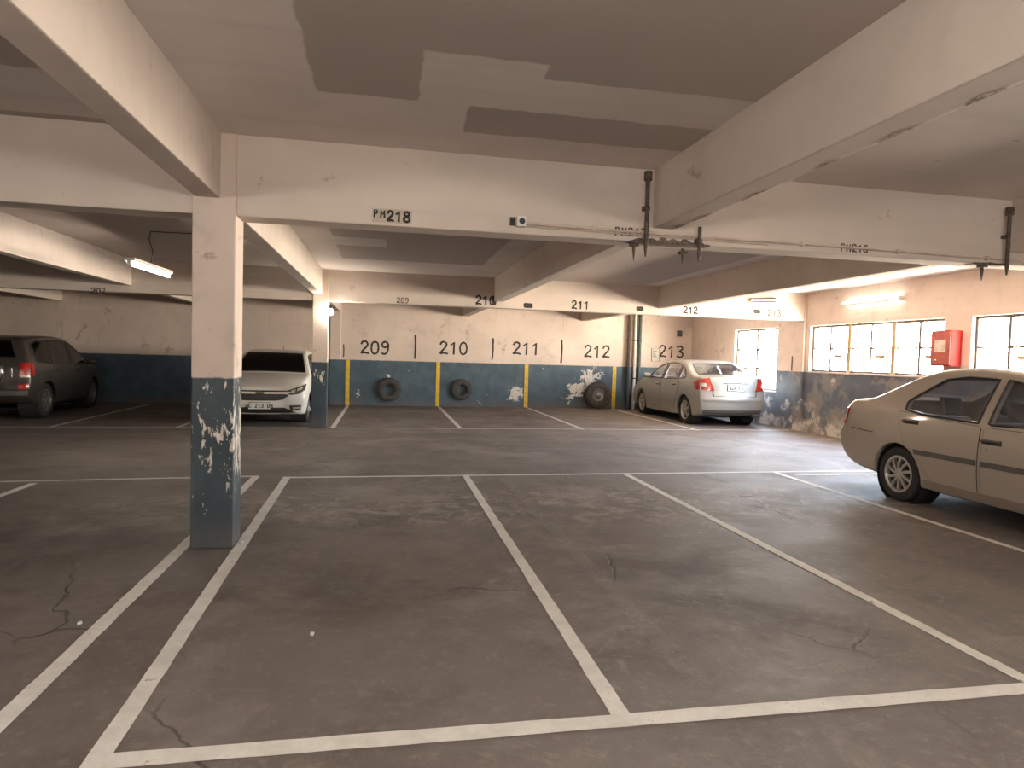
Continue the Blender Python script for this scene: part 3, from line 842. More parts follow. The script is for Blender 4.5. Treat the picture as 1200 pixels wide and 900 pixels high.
def build_car(name, label, car, paint, glass, wheels, spec):
    """wheels: (axle xs, track half, radius, width, rim radius, style, rim material)"""
    root = empty(name); tag(root, label, 'car')
    (ax, half, rad, wid, rim_r, style, rim_mat) = wheels
    outer = car.shell(0.0); inner = car.shell(0.04)
    mb = MB(); mb.add(outer.v, outer.f)
    me_o = mb.mesh('body_outer', merge=.0005)
    me_i = MB().add(inner.v, inner.f).mesh('body_inner', merge=.0005)
    cutters = [me_i]
    for (lo, up) in spec['side_windows']:
        poly = shrink(list(lo) + list(reversed(up)), .965)
        cutters.append(MB().prism([(p.x, -1.3, p.y) for p in poly], (0, 2.6, 0)).mesh('cut'))
    for (x0, x1, m0, m1) in spec['screens']:
        o_, i_ = car.screen(x0, x1, m0 + .015, m1 + .015, off=.10, thick=.24, nu=9, nv=6)
        cutters.append(MB().slab(o_, i_).mesh('cut'))
    for x in ax:
        for sg in (-1, 1):
            cutters.append(MB().lathe([(.001, sg * .50), (rad + .045, sg * .50), (rad + .045, sg * 1.2), (.001, sg * 1.2)], 40, c=(x, 0, rad)).mesh('cut', merge=.0005))
    body = apply_cuts(me_o, cutters)
    b = link('body', body, paint, root)
    b.data.materials.clear(); b.data.materials.append(paint)
    # glass, seals
    for (lo, up) in spec['side_windows']:
        for sg in (-1, 1):
            w = car.side(lo, up, sg, eps=.001, thick=.005, nu=16, nv=7).build('side_window', glass, root, smooth=40)
            car.side_line(list(lo) + list(reversed(up)), sg, r=.011, eps=.0, closed=True, n=60).build('window_seal', spec.get('seal', M['black_trim']), w, smooth=60)
    for i, (x0, x1, m0, m1) in enumerate(spec['screens']):
        o_, i_ = car.screen(x0, x1, m0, m1)
        w = MB().slab(o_, i_).build('windscreen' if i == 0 else 'rear_window', glass, root, smooth=40)
        rim = o_[0] + [r_[-1] for r_ in o_[1:]] + list(reversed(o_[-1]))[1:] + [r_[0] for r_ in reversed(o_[1:-1])]
        MB().tube(rim, .010, 6, closed=True).build('window_seal', M['black_trim'], w, smooth=60)
    # doors: raised skins over a dark shut line
    for (lo, up) in spec.get('doors', []):
        for sg in (-1, 1):
            d = car.side(lo, up, sg, eps=.0035, thick=.006, nu=18, nv=10).build('door', paint, root, smooth=40)
            car.side_line(list(lo) + list(reversed(up)), sg, r=.0042, eps=.0, closed=True, n=70, seg=5).build('shut_line', M['black_trim'], d)
    for (x, z) in spec.get('handles', []):
        for sg in (-1, 1):
            h = car.side([(x - .10, z - .022), (x + .10, z - .022)], [(x - .10, z + .022), (x + .10, z + .022)], sg, eps=.006, thick=.004).build('handle_cup', M['hub_dark'], root)
            car.side_line([(x - .095, z + .006), (x - .05, z + .012), (x + .05, z + .012), (x + .095, z + .006)], sg, r=.013, eps=.022, n=10).build('door_handle', spec.get('handle_mat', paint), root, smooth=60)
    for (lo, up, mat) in spec.get('trims', []):
        for sg in (-1, 1): car.side(lo, up, sg, eps=.014, thick=.02, nu=24, nv=3).build('side_trim', mat, root, smooth=40)
    # wheels
    ty, rm, rc = wheel_meshes(rad, wid, rim_r, style)
    rm.materials.append(rim_mat); ty.materials.append(M['rubber']); rc.materials.append(M['hub_dark'])
    for x in ax:
        for sg in (-1, 1):
            t = link('wheel', ty, None, root); t.location = (x, sg * (half - wid / 2), rad); t.rotation_euler = (0, 0, 0 if sg > 0 else math.pi)
            link('rim', rm, None, t); link('rim_recess', rc, None, t)
            MB().lathe([(.002, sg * .50), (rad + .043, sg * .50), (rad + .043, sg * (half - .02))], 32, c=(x, 0, rad)).build('wheel_arch', M['hub_dark'], root, smooth=40)
    # mirrors
    for sg in (-1, 1):
        mx, mz = spec['mirror']; y = car.sy(mx, mz) * sg
        q = MB().lathe([(.001, -.09), (.05, -.085), (.075, -.05), (.08, 0), (.075, .05), (.05, .085), (.001, .09)], 14)
        q.v = [(mx + p[0] * .75 - .02, y + sg * .10 + p[1] * 1.0, mz + .04 + p[2] * .85) for p in q.v]
        q.tube([(mx + .02, y - sg * .02, mz - .03), (mx, y + sg * .06, mz)], .02, 8)
        q.build('side_mirror', spec.get('mirror_mat', paint), root, smooth=50)
    # seats, dashboard and floor pan seen through the glass
    zs = spec.get('seat_z', .42); xs = spec.get('seat_x', (.05, -.78)); zt = spec.get('head_z', 1.12)
    for sx in xs:
        for sy_ in (-.36, .36):
            s_ = MB().box(sx - .05, sx + .45, sy_ - .24, sy_ + .24, zs - .12, zs + .06)
            s_.prism([(sx - .02, sy_ - .24, zs), (sx + .10, sy_ - .24, zs), (sx - .10, sy_ - .24, zt - .20), (sx - .20, sy_ - .24, zt - .20)], (0, .48, 0))
            s_.prism([(sx - .13, sy_ - .11, zt - .18), (sx - .06, sy_ - .11, zt - .18), (sx - .10, sy_ - .11, zt), (sx - .18, sy_ - .11, zt)], (0, .22, 0))
            s_.build('seat', M['seat'], root, bevel=.03, bseg=2, smooth=50)
    cx0 = spec['screens'][0][0]
    MB().box(cx0 - .50, cx0 - .12, -.62, .62, .55, car.top(cx0) - .06).build('dashboard', M['black_trim'], root, bevel=.03, bseg=2)
    MB().lathe([(.185 + .016 * math.cos(2 * math.pi * k / 8), .016 * math.sin(2 * math.pi * k / 8)) for k in range(9)], 28, axis='x', c=(cx0 - .60, .36, .84)).build('steering_wheel', M['black_trim'], root, smooth=60)
    MB().box(ax[1] - .1, ax[0] + .1, -.60, .60, .16, .20).build('underbody', M['hub_dark'], root)
    return root

def plate(car, root, front, zc, text, back=M['plate'], ink=M['black_paint'], w=.40, h=.13, y0=0.0):
    x = car.endx(zc, front) + (.012 if front else -.012)
    p = MB().box(x - .006, x + .006, y0 - w / 2, y0 + w / 2, zc - h / 2, zc + h / 2).build('number_plate', back, root, bevel=.004, bseg=1)
    MB().tube([(x, y0 - w / 2, zc - h / 2), (x, y0 + w / 2, zc - h / 2), (x, y0 + w / 2, zc + h / 2), (x, y0 - w / 2, zc + h / 2)], .007, 6, closed=True).build('plate_frame', M['grey_trim'], p)
    sgn = 1 if front else -1
    words = text.split(' '); tot = len(text); i0 = 0; st = h * .55 * .78
    for wd in words:
        cc = (i0 + len(wd) / 2 - tot / 2) * st; i0 += len(wd) + 1
        lettering('plate_text', wd, Vector((x + sgn * .006, y0 + sgn * cc, zc)), h * .55, .014, ink, None, ex=(0, sgn, 0), nrm=(sgn, 0, 0), pitch=.78).parent = p
    return p
def badge(root, x, y, z, sgn, mat=M['chrome'], rx=.06, rz=.03):
    b = MB()
    b.lathe([(.001, sgn * .014), (.6, sgn * .012), (.95, sgn * .004), (1.0, 0)], 24, axis='x')
    b.v = [(x + p[0], y + p[1] * rx, z + p[2] * rz) for p in b.v]
    return b.build('badge', mat, root, smooth=60)

# ---------------------------------------------------------------- silver saloon by the far corner
def car_silver():
    T = [(2.19, .50), (2.18, .60), (2.12, .70), (1.95, .79), (1.55, .90), (1.15, .98), (.98, 1.02), (.55, 1.25), (.25, 1.375), (0, 1.42), (-.35, 1.435), (-.75, 1.41), (-1.05, 1.345), (-1.35, 1.20), (-1.62, 1.115), (-1.80, 1.095), (-2.05, 1.09), (-2.11, 1.06), (-2.14, .93), (-2.16, .72), (-2.19, .62), (-2.19, .55)]
    B = [(2.19, .50), (2.17, .34), (2.10, .24), (1.8, .19), (.9, .17), (0, .17), (-.9, .18), (-1.7, .21), (-2.05, .26), (-2.16, .36), (-2.19, .55)]
    car = Car(T, B, .85, .60, [(2.2, .70), (1.2, .92), (0, .95), (-1.2, .985), (-1.9, 1.0), (-2.2, 1.0)], tumble=.40, curve=.25, plan=.20, endw=.8, r=.075)
    win = [([(.88, .99), (.0, .965)], [(.86, 1.0), (.52, 1.20), (.28, 1.30), (.03, 1.345)]),
           ([(-.09, .965), (-.88, 1.0)], [(-.06, 1.35), (-.45, 1.355), (-.72, 1.33), (-.86, 1.28)]),
           ([(-.96, 1.0), (-1.26, 1.035)], [(-.95, 1.27), (-1.08, 1.23), (-1.24, 1.12)])]
    spec = dict(side_windows=win, screens=[(.95, .22, .06, .05), (-1.60, -1.04, .10, .09)],
        doors=[([(.95, .30), (.02, .25)], [(.95, .93), (.02, .935)]), ([(-.04, .25), (-.74, .27), (-.92, .55)], [(-.04, .935), (-.55, .95), (-1.02, .965)])],
        handles=[(.18, .83), (-.76, .86)], mirror=(.80, .98), seat_x=(.05, -.80),
        trims=[([(.90, .47), (-.86, .47)], [(.90, .53), (-.86, .53)], M['silver'])])
    root = build_car('silver_saloon', 'silver four-door saloon parked nose-in against the far wall beside the right-hand window wall', car, M['silver'], M['glass_mid'],
        ((1.315, -1.30), .795, .308, .20, .205, 'five', M['steel']), spec)
    for sg in (-1, 1):
        e_ = lambda v: [(sg * a, b) for a, b in v]
        tl = car.end(e_([(.50, .78), (.66, .785), (.80, .80)]), e_([(.60, 1.05), (.70, 1.035), (.80, 1.0)]), False, eps=.018, thick=.04).build('tail_light', M['red_lens'], root, smooth=40)
        car.end(e_([(.65, .86), (.70, .86), (.75, .87)]), e_([(.67, .94), (.71, .94), (.75, .94)]), False, eps=.022, thick=.01).build('reversing_lens', M['clear_lens'], tl, smooth=40)
        s2 = [(-2.02, .795), (-1.88, .84)], [(-2.02, 1.0), (-1.82, .94)]
        car.side(s2[0], s2[1], sg, eps=.012, thick=.03).build('tail_light_flank', M['red_lens'], root, smooth=40)
        hl = car.end(e_([(.45, .60), (.62, .59), (.76, .62)]), e_([(.42, .70), (.62, .73), (.74, .74)]), True).build('headlight', M['clear_lens'], root, smooth=40)
        car.end(e_([(.50, .30), (.62, .30)]), e_([(.50, .37), (.62, .37)]), True).build('fog_light', M['clear_lens'], root)
    car.end([(-.42, .53), (.42, .53)], [(-.40, .61), (.40, .61)], True).build('grille', M['black_trim'], root)
    car.end([(-.72, .56), (.72, .56)], [(-.72, .595), (.72, .595)], False, eps=.028, thick=.05, nu=24).build('bumper_strip', M['silver'], root, smooth=50)
    car.end([(-.70, .28), (.70, .28)], [(-.72, .37), (.72, .37)], False, eps=.010, thick=.03, nu=24).build('rear_valance', M['grey_trim'], root, smooth=50)
    car.end([(-.50, .66), (.50, .66)], [(-.50, .668), (.50, .668)], False, eps=.004, thick=.01, nu=20, nv=2).build('boot_gap', M['black_trim'], root)
    for sg in (-1, 1): car.end([(sg * .50, .66), (sg * .515, .66)], [(sg * .58, 1.05), (sg * .592, 1.05)], False, eps=.004, thick=.01, nu=3).build('boot_gap', M['black_trim'], root)
    plate(car, root, False, .845, 'B2A 13', M['plate'])
    car.end([(-.30, .935), (.30, .935)], [(-.30, .955), (.30, .955)], False, eps=.016, thick=.02, nu=12, nv=3).build('boot_grip', M['grey_trim'], root)
    badge(root, car.endx(1.01, False) - .006, 0, 1.005, -1)
    MB().tube([(-2.02, -.45, .25), (-2.18, -.45, .235)], .026, 12).build('exhaust', M['steel_dark'], root)
    return root
c1 = car_silver(); c1.location = (7.67, 15.68, 0); c1.rotation_euler = (0, 0, R(90.0)); c1.scale = (1, 1, 1.035)

# ---------------------------------------------------------------- grey-beige saloon beside the camera's bay
def car_beige():
    T = [(2.03, .48), (2.02, .60), (1.95, .70), (1.55, .83), (1.10, .92), (.95, .955), (.50, 1.21), (.22, 1.36), (0, 1.41), (-.35, 1.43), (-.70, 1.41), (-.98, 1.34), (-1.30, 1.19), (-1.58, 1.075), (-1.76, 1.055), (-1.96, 1.035), (-2.06, .985), (-2.11, .90), (-2.14, .78), (-2.20, .70), (-2.205, .62)]
    B = [(2.03, .48), (2.01, .34), (1.95, .25), (1.7, .20), (.9, .19), (0, .19), (-.8, .20), (-1.5, .25), (-1.85, .29), (-2.06, .36), (-2.17, .48), (-2.205, .62)]
    car = Car(T, B, .81, .58, [(2.1, .68), (1.1, .86), (0, .89), (-1.1, .945), (-1.8, .98), (-2.1, .98)], tumble=.36, curve=.22, plan=.16, endw=.7, r=.075)
    win = [([(.80, .945), (-.02, .915)], [(.78, .96), (.48, 1.17), (.25, 1.275), (.0, 1.325)]),
           ([(-.13, .92), (-.80, .945), (-1.02, .975)], [(-.10, 1.325), (-.42, 1.335), (-.66, 1.30), (-1.02, 1.06)])]
    spec = dict(side_windows=win, screens=[(.90, .20, .06, .05), (-1.54, -1.0, .10, .08)],
        doors=[([(.90, .30), (-.05, .26)], [(.90, .88), (-.05, .89)]), ([(-.085, .26), (-.62, .28), (-.78, .50), (-.98, .63)], [(-.085, .89), (-.45, .91), (-.78, .93), (-1.10, .955)])],
        handles=[(.05, .765), (-.91, .855)], handle_mat=M['grey_trim'], mirror=(.72, .93), seat_x=(.02, -.74),
        trims=[([(.88, .535), (-.04, .535)], [(.88, .585), (-.04, .585)], M['grey_trim']), ([(-.10, .535), (-.82, .535)], [(-.10, .585), (-.84, .585)], M['grey_trim']),
               ([(.92, .20), (-.72, .21)], [(.92, .285), (-.72, .295)], M['sill_paint'])])
    root = build_car('beige_saloon', 'dusty grey-beige four-door saloon seen from its right side below the row of windows', car, M['beige'], M['glass_mid'],
        ((1.29, -1.09), .765, .287, .18, .185, 'ten', M['steel']), spec)
    for sg in (-1, 1):
        e_ = lambda v: [(sg * a, b) for a, b in v]
        car.end(e_([(.45, .72), (.62, .72), (.76, .73)]), e_([(.48, .92), (.62, .93), (.75, .92)]), False, eps=.014, thick=.03).build('tail_light', M['red_lens'], root, smooth=40)
        car.end(e_([(.40, .58), (.60, .57), (.72, .60)]), e_([(.40, .69), (.60, .70), (.70, .70)]), True).build('headlight', M['clear_lens'], root, smooth=40)
        car.side([(-1.45, .685), (-1.93, .70)], [(-1.45, .695), (-1.93, .71)], sg, eps=.003, thick=.006, nv=2).build('bumper_gap', M['black_trim'], root)
        car.side([(.78, .695), (.72, .695)], [(.78, .725), (.72, .725)], sg, eps=.006, thick=.01, nu=4, nv=3).build('side_marker', M['red_lens'], root)
        q = car.sy(-.0, .70) * sg
        MB().lathe([(.001, sg * .004), (.014, sg * .004), (.016, 0)], 12, c=(.005, q, .695)).build('door_lock', M['steel_dark'], root)
    car.end([(-.66, .52), (.66, .52)], [(-.66, .57), (.66, .57)], False, eps=.02, thick=.03, nu=20).build('bumper_strip', M['grey_trim'], root, smooth=50)
    car.end([(-.38, .52), (.38, .52)], [(-.38, .64), (.38, .64)], True).build('grille', M['black_trim'], root)
    plate(car, root, False, .80, 'CB 213', M['plate_black'], M['plate'])
    return root
c2 = car_beige(); c2.location = (6.24, 5.14, 0); c2.rotation_euler = (0, 0, R(-90.0)); c2.scale = (1, 1, 1.025)

# ---------------------------------------------------------------- white hatchback
def car_white():
    T = [(1.97, .46), (1.97, .56), (1.94, .68), (1.86, .755), (1.55, .87), (1.15, .955), (.92, .99), (.45, 1.245), (.15, 1.37), (-.15, 1.43), (-.55, 1.455), (-1.0, 1.43), (-1.35, 1.37), (-1.62, 1.17), (-1.78, 1.02), (-1.86, .90), (-1.92, .72), (-1.96, .60), (-1.96, .55)]
    B = [(1.97, .46), (1.965, .34), (1.93, .23), (1.7, .19), (.9, .17), (0, .17), (-.9, .18), (-1.5, .21), (-1.85, .27), (-1.94, .40), (-1.96, .55)]
    car = Car(T, B, .865, .60, [(2.0, .70), (1.15, .89), (0, .92), (-1.2, .97), (-2.0, 1.0)], tumble=.34, curve=.22, plan=.17, endw=.75, r=.07)
    win = [([(.82, .965), (-.05, .94)], [(.80, .975), (.42, 1.19), (.15, 1.29), (-.02, 1.33)]),
           ([(-.14, .94), (-1.0, .985)], [(-.12, 1.335), (-.55, 1.36), (-.95, 1.33)])]
    spec = dict(side_windows=win, screens=[(.90, .14, .05, .04), (-1.60, -1.36, .12, .10)],
        doors=[([(.92, .28), (-.06, .24)], [(.92, .90), (-.06, .91)]), ([(-.12, .24), (-.74, .26), (-.95, .6)], [(-.12, .91), (-.6, .925), (-1.05, .945)])],
        handles=[(.10, .80), (-.82, .83)], mirror=(.72, .96), seat_x=(.0, -.80))
    root = build_car('white_hatchback', 'white hatchback with dark windscreen facing outwards between the two pillars', car, M['white'], M['glass_dark'],
        ((1.18, -1.35), .80, .305, .19, .20, 'five', M['steel_dark']), spec)
    dn = lambda v: [(p, q - .045) for p, q in v]
    P_ = lambda lo, up, name, mat, **k: car.end(dn(lo), dn(up), True, **k).build(name, mat, root, smooth=40)
    g1 = P_([(-.58, .690), (-.40, .682), (0, .68), (.40, .682), (.58, .690)], [(-.60, .715), (-.40, .712), (0, .712), (.40, .712), (.60, .715)], 'upper_grille', M['black_trim'], eps=.008, nu=24)
    P_([(-.46, .655), (0, .648), (.46, .655)], [(-.58, .690), (0, .682), (.58, .690)], 'grille_bar', M['white'], eps=.018, thick=.03, nu=24)
    P_([(-.40, .535), (-.30, .52), (0, .515), (.30, .52), (.40, .535)], [(-.52, .620), (-.46, .645), (0, .645), (.46, .645), (.52, .620)], 'main_grille', M['black_trim'], eps=.006, nu=24)
    for k in range(4):
        z = .545 + k * .025
        P_([(-.44, z), (.44, z)], [(-.44, z + .006), (.44, z + .006)], 'grille_slat', M['grey_trim'], eps=.012, thick=.01, nu=20, nv=2)
    P_([(-.66, .285), (0, .275), (.66, .285)], [(-.44, .385), (0, .385), (.44, .385)], 'lower_intake', M['black_trim'], eps=.006, nu=24)
    P_([(-.70, .235), (0, .225), (.70, .235)], [(-.72, .272), (0, .262), (.72, .272)], 'chin_spoiler', M['white'], eps=.03, thick=.05, nu=24)
    for sg in (-1, 1):
        e_ = lambda v: [(sg * a, b) for a, b in v]
        h = P_(e_([(.47, .665), (.56, .625), (.70, .650), (.80, .72)]), e_([(.46, .705), (.58, .745), (.70, .790), (.81, .835)]), 'headlight', M['lamp_bowl'], eps=.012, thick=.03, nu=18)
        car.end(dn(e_([(.55, .66), (.63, .675)])), dn(e_([(.56, .715), (.64, .74)])), True, eps=.018, thick=.01).build('lamp_unit', M['clear_lens'], h)
        car.end(dn(e_([(.66, .70), (.75, .74)])), dn(e_([(.67, .75), (.76, .79)])), True, eps=.018, thick=.01).build('lamp_unit', M['clear_lens'], h)
        f = P_(e_([(.56, .325), (.76, .345)]), e_([(.53, .425), (.78, .435)]), 'fog_light_surround', M['black_trim'], eps=.010)
        car.end(dn(e_([(.59, .36), (.73, .365)])), dn(e_([(.59, .395), (.73, .40)])), True, eps=.018, thick=.01).build('fog_light', M['clear_lens'], f)
    plate(car, root, True, .375, 'AC 213 DB', w=.40, h=.13)
    badge(root, car.endx(.62, True) + .02, 0, .62, 1, rx=.085, rz=.026)
    MB().tube([(-.95, 0, 1.42), (-1.03, 0, 1.53)], [.010, .004], 6).build('antenna', M['black_trim'], root)
    return root
c3 = car_white(); c3.location = (-2.30, 15.25, 0); c3.rotation_euler = (0, 0, R(-90.0))

# ---------------------------------------------------------------- dark SUV
def car_suv():
    T = [(2.15, .62), (2.14, .74), (2.08, .88), (1.70, 1.0), (1.25, 1.08), (1.05, 1.12), (.60, 1.42), (.32, 1.60), (.05, 1.67), (-.5, 1.70), (-1.2, 1.69), (-1.75, 1.65), (-1.90, 1.58), (-2.02, 1.25), (-2.08, 1.05), (-2.10, .85), (-2.14, .70), (-2.14, .62)]
    B = [(2.15, .62), (2.13, .42), (2.0, .32), (1.6, .28), (.9, .26), (0, .26), (-.9, .27), (-1.6, .30), (-1.95, .36), (-2.10, .48), (-2.14, .62)]
    car = Car(T, B, .89, .72, [(2.2, .85), (1.2, 1.04), (0, 1.07), (-2.2, 1.12)], tumble=.30, curve=.15, plan=.14, endw=.6, r=.08)
    win = [([(.98, 1.10), (.05, 1.085)], [(.95, 1.12), (.55, 1.39), (.30, 1.53), (.08, 1.58)]),
           ([(-.03, 1.085), (-.92, 1.10)], [(0, 1.585), (-.45, 1.60), (-.88, 1.59)]),
           ([(-1.02, 1.11), (-1.72, 1.17)], [(-.98, 1.59), (-1.4, 1.57), (-1.66, 1.50)])]
    spec = dict(side_windows=win, screens=[(1.02, .30, .06, .05), (-2.02, -1.90, .12, .13)],
        doors=[([(1.05, .42), (.03, .36)], [(1.05, 1.04), (.03, 1.055)]), ([(-.03, .36), (-.80, .38), (-1.0, .75)], [(-.03, 1.055), (-.6, 1.065), (-1.05, 1.08)])],
        handles=[(.20, .95), (-.82, .97)], mirror=(.88, 1.10), seat_z=.6, head_z=1.35, seat_x=(.1, -.8),
        trims=[([(1.0, .56), (-.95, .56)], [(1.0, .64), (-.95, .64)], M['graphite'])])
    root = build_car('dark_suv', 'dark graphite off-roader with red tail lights and a spare wheel on its tailgate', car, M['graphite'], M['glass_dark'],
        ((1.28, -1.32), .845, .36, .225, .225, 'six', M['steel_dark']), spec)
    for sg in (-1, 1):
        e_ = lambda v: [(sg * a, b) for a, b in v]
        t = car.end(e_([(.66, .88), (.74, .88), (.81, .885)]), e_([(.67, 1.13), (.74, 1.15), (.80, 1.14)]), False, eps=.022, thick=.05).build('tail_light', M['red_lens'], root, smooth=40)
        car.end(e_([(.68, .86), (.81, .86)]), e_([(.68, .895), (.81, .895)]), False, eps=.026, thick=.03).build('reversing_lens', M['clear_lens'], t, smooth=40)
        car.side([(-2.05, .88), (-1.94, .90)], [(-2.0, 1.14), (-1.92, 1.12)], sg, eps=.012, thick=.03).build('tail_light_flank', M['red_lens'], root, smooth=40)
        car.end(e_([(.66, .62), (.80, .63)]), e_([(.66, .73), (.80, .73)]), False, eps=.022, thick=.03).build('bumper_reflector', M['red_lens'], root, smooth=40)
        car.end(e_([(.50, .76), (.78, .78)]), e_([(.50, .92), (.76, .94)]), True).build('headlight', M['clear_lens'], root, smooth=40)
    car.end([(-.78, .50), (.78, .50)], [(-.80, .60), (.80, .60)], False, eps=.03, thick=.06, nu=24).build('rear_bumper', M['grey_trim'], root, smooth=50)
    car.end([(-.5, .72), (.5, .72)], [(-.5, .90), (.5, .90)], True).build('grille', M['black_trim'], root)
    # covered spare wheel on the tailgate
    sp_ = MB().lathe([(.001, -.24), (.20, -.235), (.31, -.215), (.345, -.18), (.355, -.10), (.345, .02)], 40, axis='x', c=(-2.085, -.12, .95))
    s_ = sp_.build('spare_wheel_cover', M['graphite'], root, smooth=50)
    MB().lathe([(.350, -.17), (.366, -.15), (.366, -.10), (.352, -.09)], 40, axis='x', c=(-2.085, -.12, .95)).build('chrome_ring', M['chrome'], s_, smooth=50)
    MB().box(-2.14, -2.10, -.58, -.54, .85, 1.05).build('tailgate_handle', M['chrome'], root, bevel=.012)
    return root
c4 = car_suv(); c4.location = (-7.36, 15.62, 0); c4.rotation_euler = (0, 0, R(94.0)); c4.scale = (.97, 1, .94)

# ================================================================== FITTINGS
def tyre(name, label, loc, R_, w, tilt=0.0, hub=False):
    root = empty(name, loc)
    root.rotation_euler = (tilt, 0, 0)
    r_in = R_ * .52
    prof = [(r_in, -w * .42), (r_in + .03, -w * .5), (R_ - .06, -w * .52), (R_ - .015, -w * .40), (R_, -w * .2), (R_, 0), (R_, w * .2), (R_ - .015, w * .40), (R_ - .06, w * .52), (r_in + .03, w * .5), (r_in, w * .42), (r_in + .05, 0)]
    mb = MB().lathe(prof + [prof[0]], 40)
    c_ = mb.build('casing', M['rubber_dusty'], root, smooth=40)
    tr = MB()
    for k in range(36):
        a = 2 * math.pi * k / 36
        ca, sa = math.cos(a), math.sin(a)
        for sg in (-1, 1):
            pts = []
            for (rr, hh, da) in ((R_ - .004, sg * w * .06, 0), (R_ + .007, sg * w * .06, 0), (R_ + .002, sg * w * .38, .05), (R_ - .02, sg * w * .38, .05)):
                pts.append((rr * math.cos(a + da), hh, rr * math.sin(a + da)))
            tr.prism(pts, Vector((-sa, 0, ca)) * .022)
    tr.build('tread', M['rubber_dusty'], root)
    if hub:
        MB().lathe([(r_in + .01, -w * .35), (r_in * .92, -w * .46), (r_in * .80, -w * .25), (r_in * .45, -w * .22), (r_in * .40, -w * .42), (r_in * .25, -w * .52), (.001, -w * .55)], 32).build('hub', M['steel_dark'], root, smooth=40)
    else:
        mb = MB(); mb.tube([(0, w * .5, R_ * .3), (0, -w * .1, R_ * .3)], .012, 8)
        mb.tube([(-r_in * .98, w * .1, R_ * .3), (r_in * .98, w * .1, R_ * .3)], .014, 6).build('fixing_bar', M['rust'], root)
    return tag(root, label, 'tyre')
W_ = .17
a = on_y(456, 456.5, YB - W_ / 2); tyre('bumper_tyre', 'larger muddy black tyre fixed to the blue wall under number 209', (a.x, YB - W_ * .53, a.z), .315, W_)
a = on_y(541, 456.5, YB - W_ / 2); tyre('bumper_tyre', 'smaller clean black tyre with blue wall showing through it', (a.x, YB - W_ * .53, a.z), .285, W_)
a = on_y(701, 461, YB - .14); tyre('bumper_tyre', 'dusty brown wheel with a metal hub against the blue wall under number 212', (a.x, YB - .125, .395), .385, .21, hub=True)

# down pipes on the back wall
def pipe(name, label, x, r, z0, z1, mat, clamp=(0.9, 2.0), low=None):
    root = empty(name, (x, YB - r - .035, z0))
    MB().tube([(0, 0, 0), (0, 0, z1 - z0)], r, 14).build('pipe_run', mat, root, smooth=50)
    if low: MB().tube([(0, 0, 0), (0, 0, 1.23 - z0)], r + .002, 14).build('painted_foot', low, root, smooth=50)
    for z in clamp:
        MB().tube([(0, 0, z - z0 - .02), (0, 0, z - z0 + .02)], r + .008, 14).box(-r - .01, r + .01, r * .6, r + .032, z - z0 - .015, z - z0 + .015).build('clamp', M['rust'], root)
    return tag(root, label, 'pipe')
pipe('down_pipe', 'thick dark brown drainpipe on the far wall beside number 212', on_y(736, 420, YB).x, .075, .0, ZC, M['dark_pipe'], low=plain('navy_pipe_paint', (.03, .045, .06), .5))
pipe('down_pipe', 'white pipe standing between the dark pipes on the far wall', on_y(742.3, 420, YB).x + .005, .045, .0, ZC, M['white_pipe'])
pipe('down_pipe', 'thin dark green pipe on the far wall left of the notice', on_y(748, 420, YB).x, .045, .35, ZC, M['green_pipe'])
a = on_y(741, 404, YB - .15)
# notice
a = on_y(768, 416, YB)
nb = empty('wall_notice', (a.x, YB - .001, a.z)); tag(nb, 'small grey framed notice on the far wall left of number 213', 'notice')
MB().box(-.115, .115, -.012, 0, -.17, .17).build('paper', M['notice'], nb)
MB().tube([(-.12, -.01, -.18), (.12, -.01, -.18), (.12, -.01, .18), (-.12, -.01, .18)], .012, 6, closed=True).build('frame', M['grey_trim'], nb)
mb = MB()
for k in range(6): mb.box(-.09, -.09 + random.uniform(.05, .16), -.0145, -.012, .11 - k * .04, .125 - k * .04)
mb.build('print', M['faded_black'], nb)
a = on_y(796, 391, YB)
sb = empty('switch_box', (a.x, YB, a.z)); tag(sb, 'small black box on the far wall above number 213', 'box')
MB().box(-.07, .07, -.06, 0, -.085, .085).build('housing', M['black_trim'], sb, bevel=.01)
MB().box(-.05, .05, -.066, -.06, -.06, .06).build('cover', M['grey_trim'], sb, bevel=.003, bseg=1)

# near beam: socket box, conduit, rods
c = on_y(607.5, 260.5, Y1)
jb = empty('conduit_box', (c.x, Y1, c.z)); tag(jb, 'square cream conduit box with a round black hole on the near beam', 'junction box')
MB().box(-.02, .052, -.05, 0, -.04, .04).build('housing', M['fixture'], jb, bevel=.006)
MB().lathe([(.001, -.0535), (.022, -.0535), (.024, -.0495), (.026, -.048)], 20, c=(.020, 0, .002)).build('socket_hole', M['black_trim'], jb)
MB().box(-.068, -.024, -.006, 0, -.03, .035).build('bare_patch', M['smudge'], jb)
p0, p1 = c + Vector((.05, -.018, -.008)), on_y(1195, 306, Y1); p1.y = Y1 - .018
cd = empty('cable_conduit', p0); tag(cd, 'thin cream conduit running along the near cross beam', 'conduit')
MB().tube([Vector((0, 0, 0)), (p1 - p0) * .3 + Vector((0, 0, -.004)), (p1 - p0) * .6 + Vector((0, 0, .003)), p1 - p0], .011, 8).build('conduit_run', M['conduit'], cd, smooth=60)
MB().tube([Vector((.02, .004, -.022)), (p1 - p0) * .45 + Vector((0, .004, -.026))], .006, 6).build('cable', M['conduit'], cd, smooth=60)
for k in range(5):
    q = (p1 - p0) * (.12 + .2 * k)
    MB().box(q.x - .012, q.x + .012, -.014, .018, q.z - .018, q.z + .018).build('clip', M['conduit'], cd)
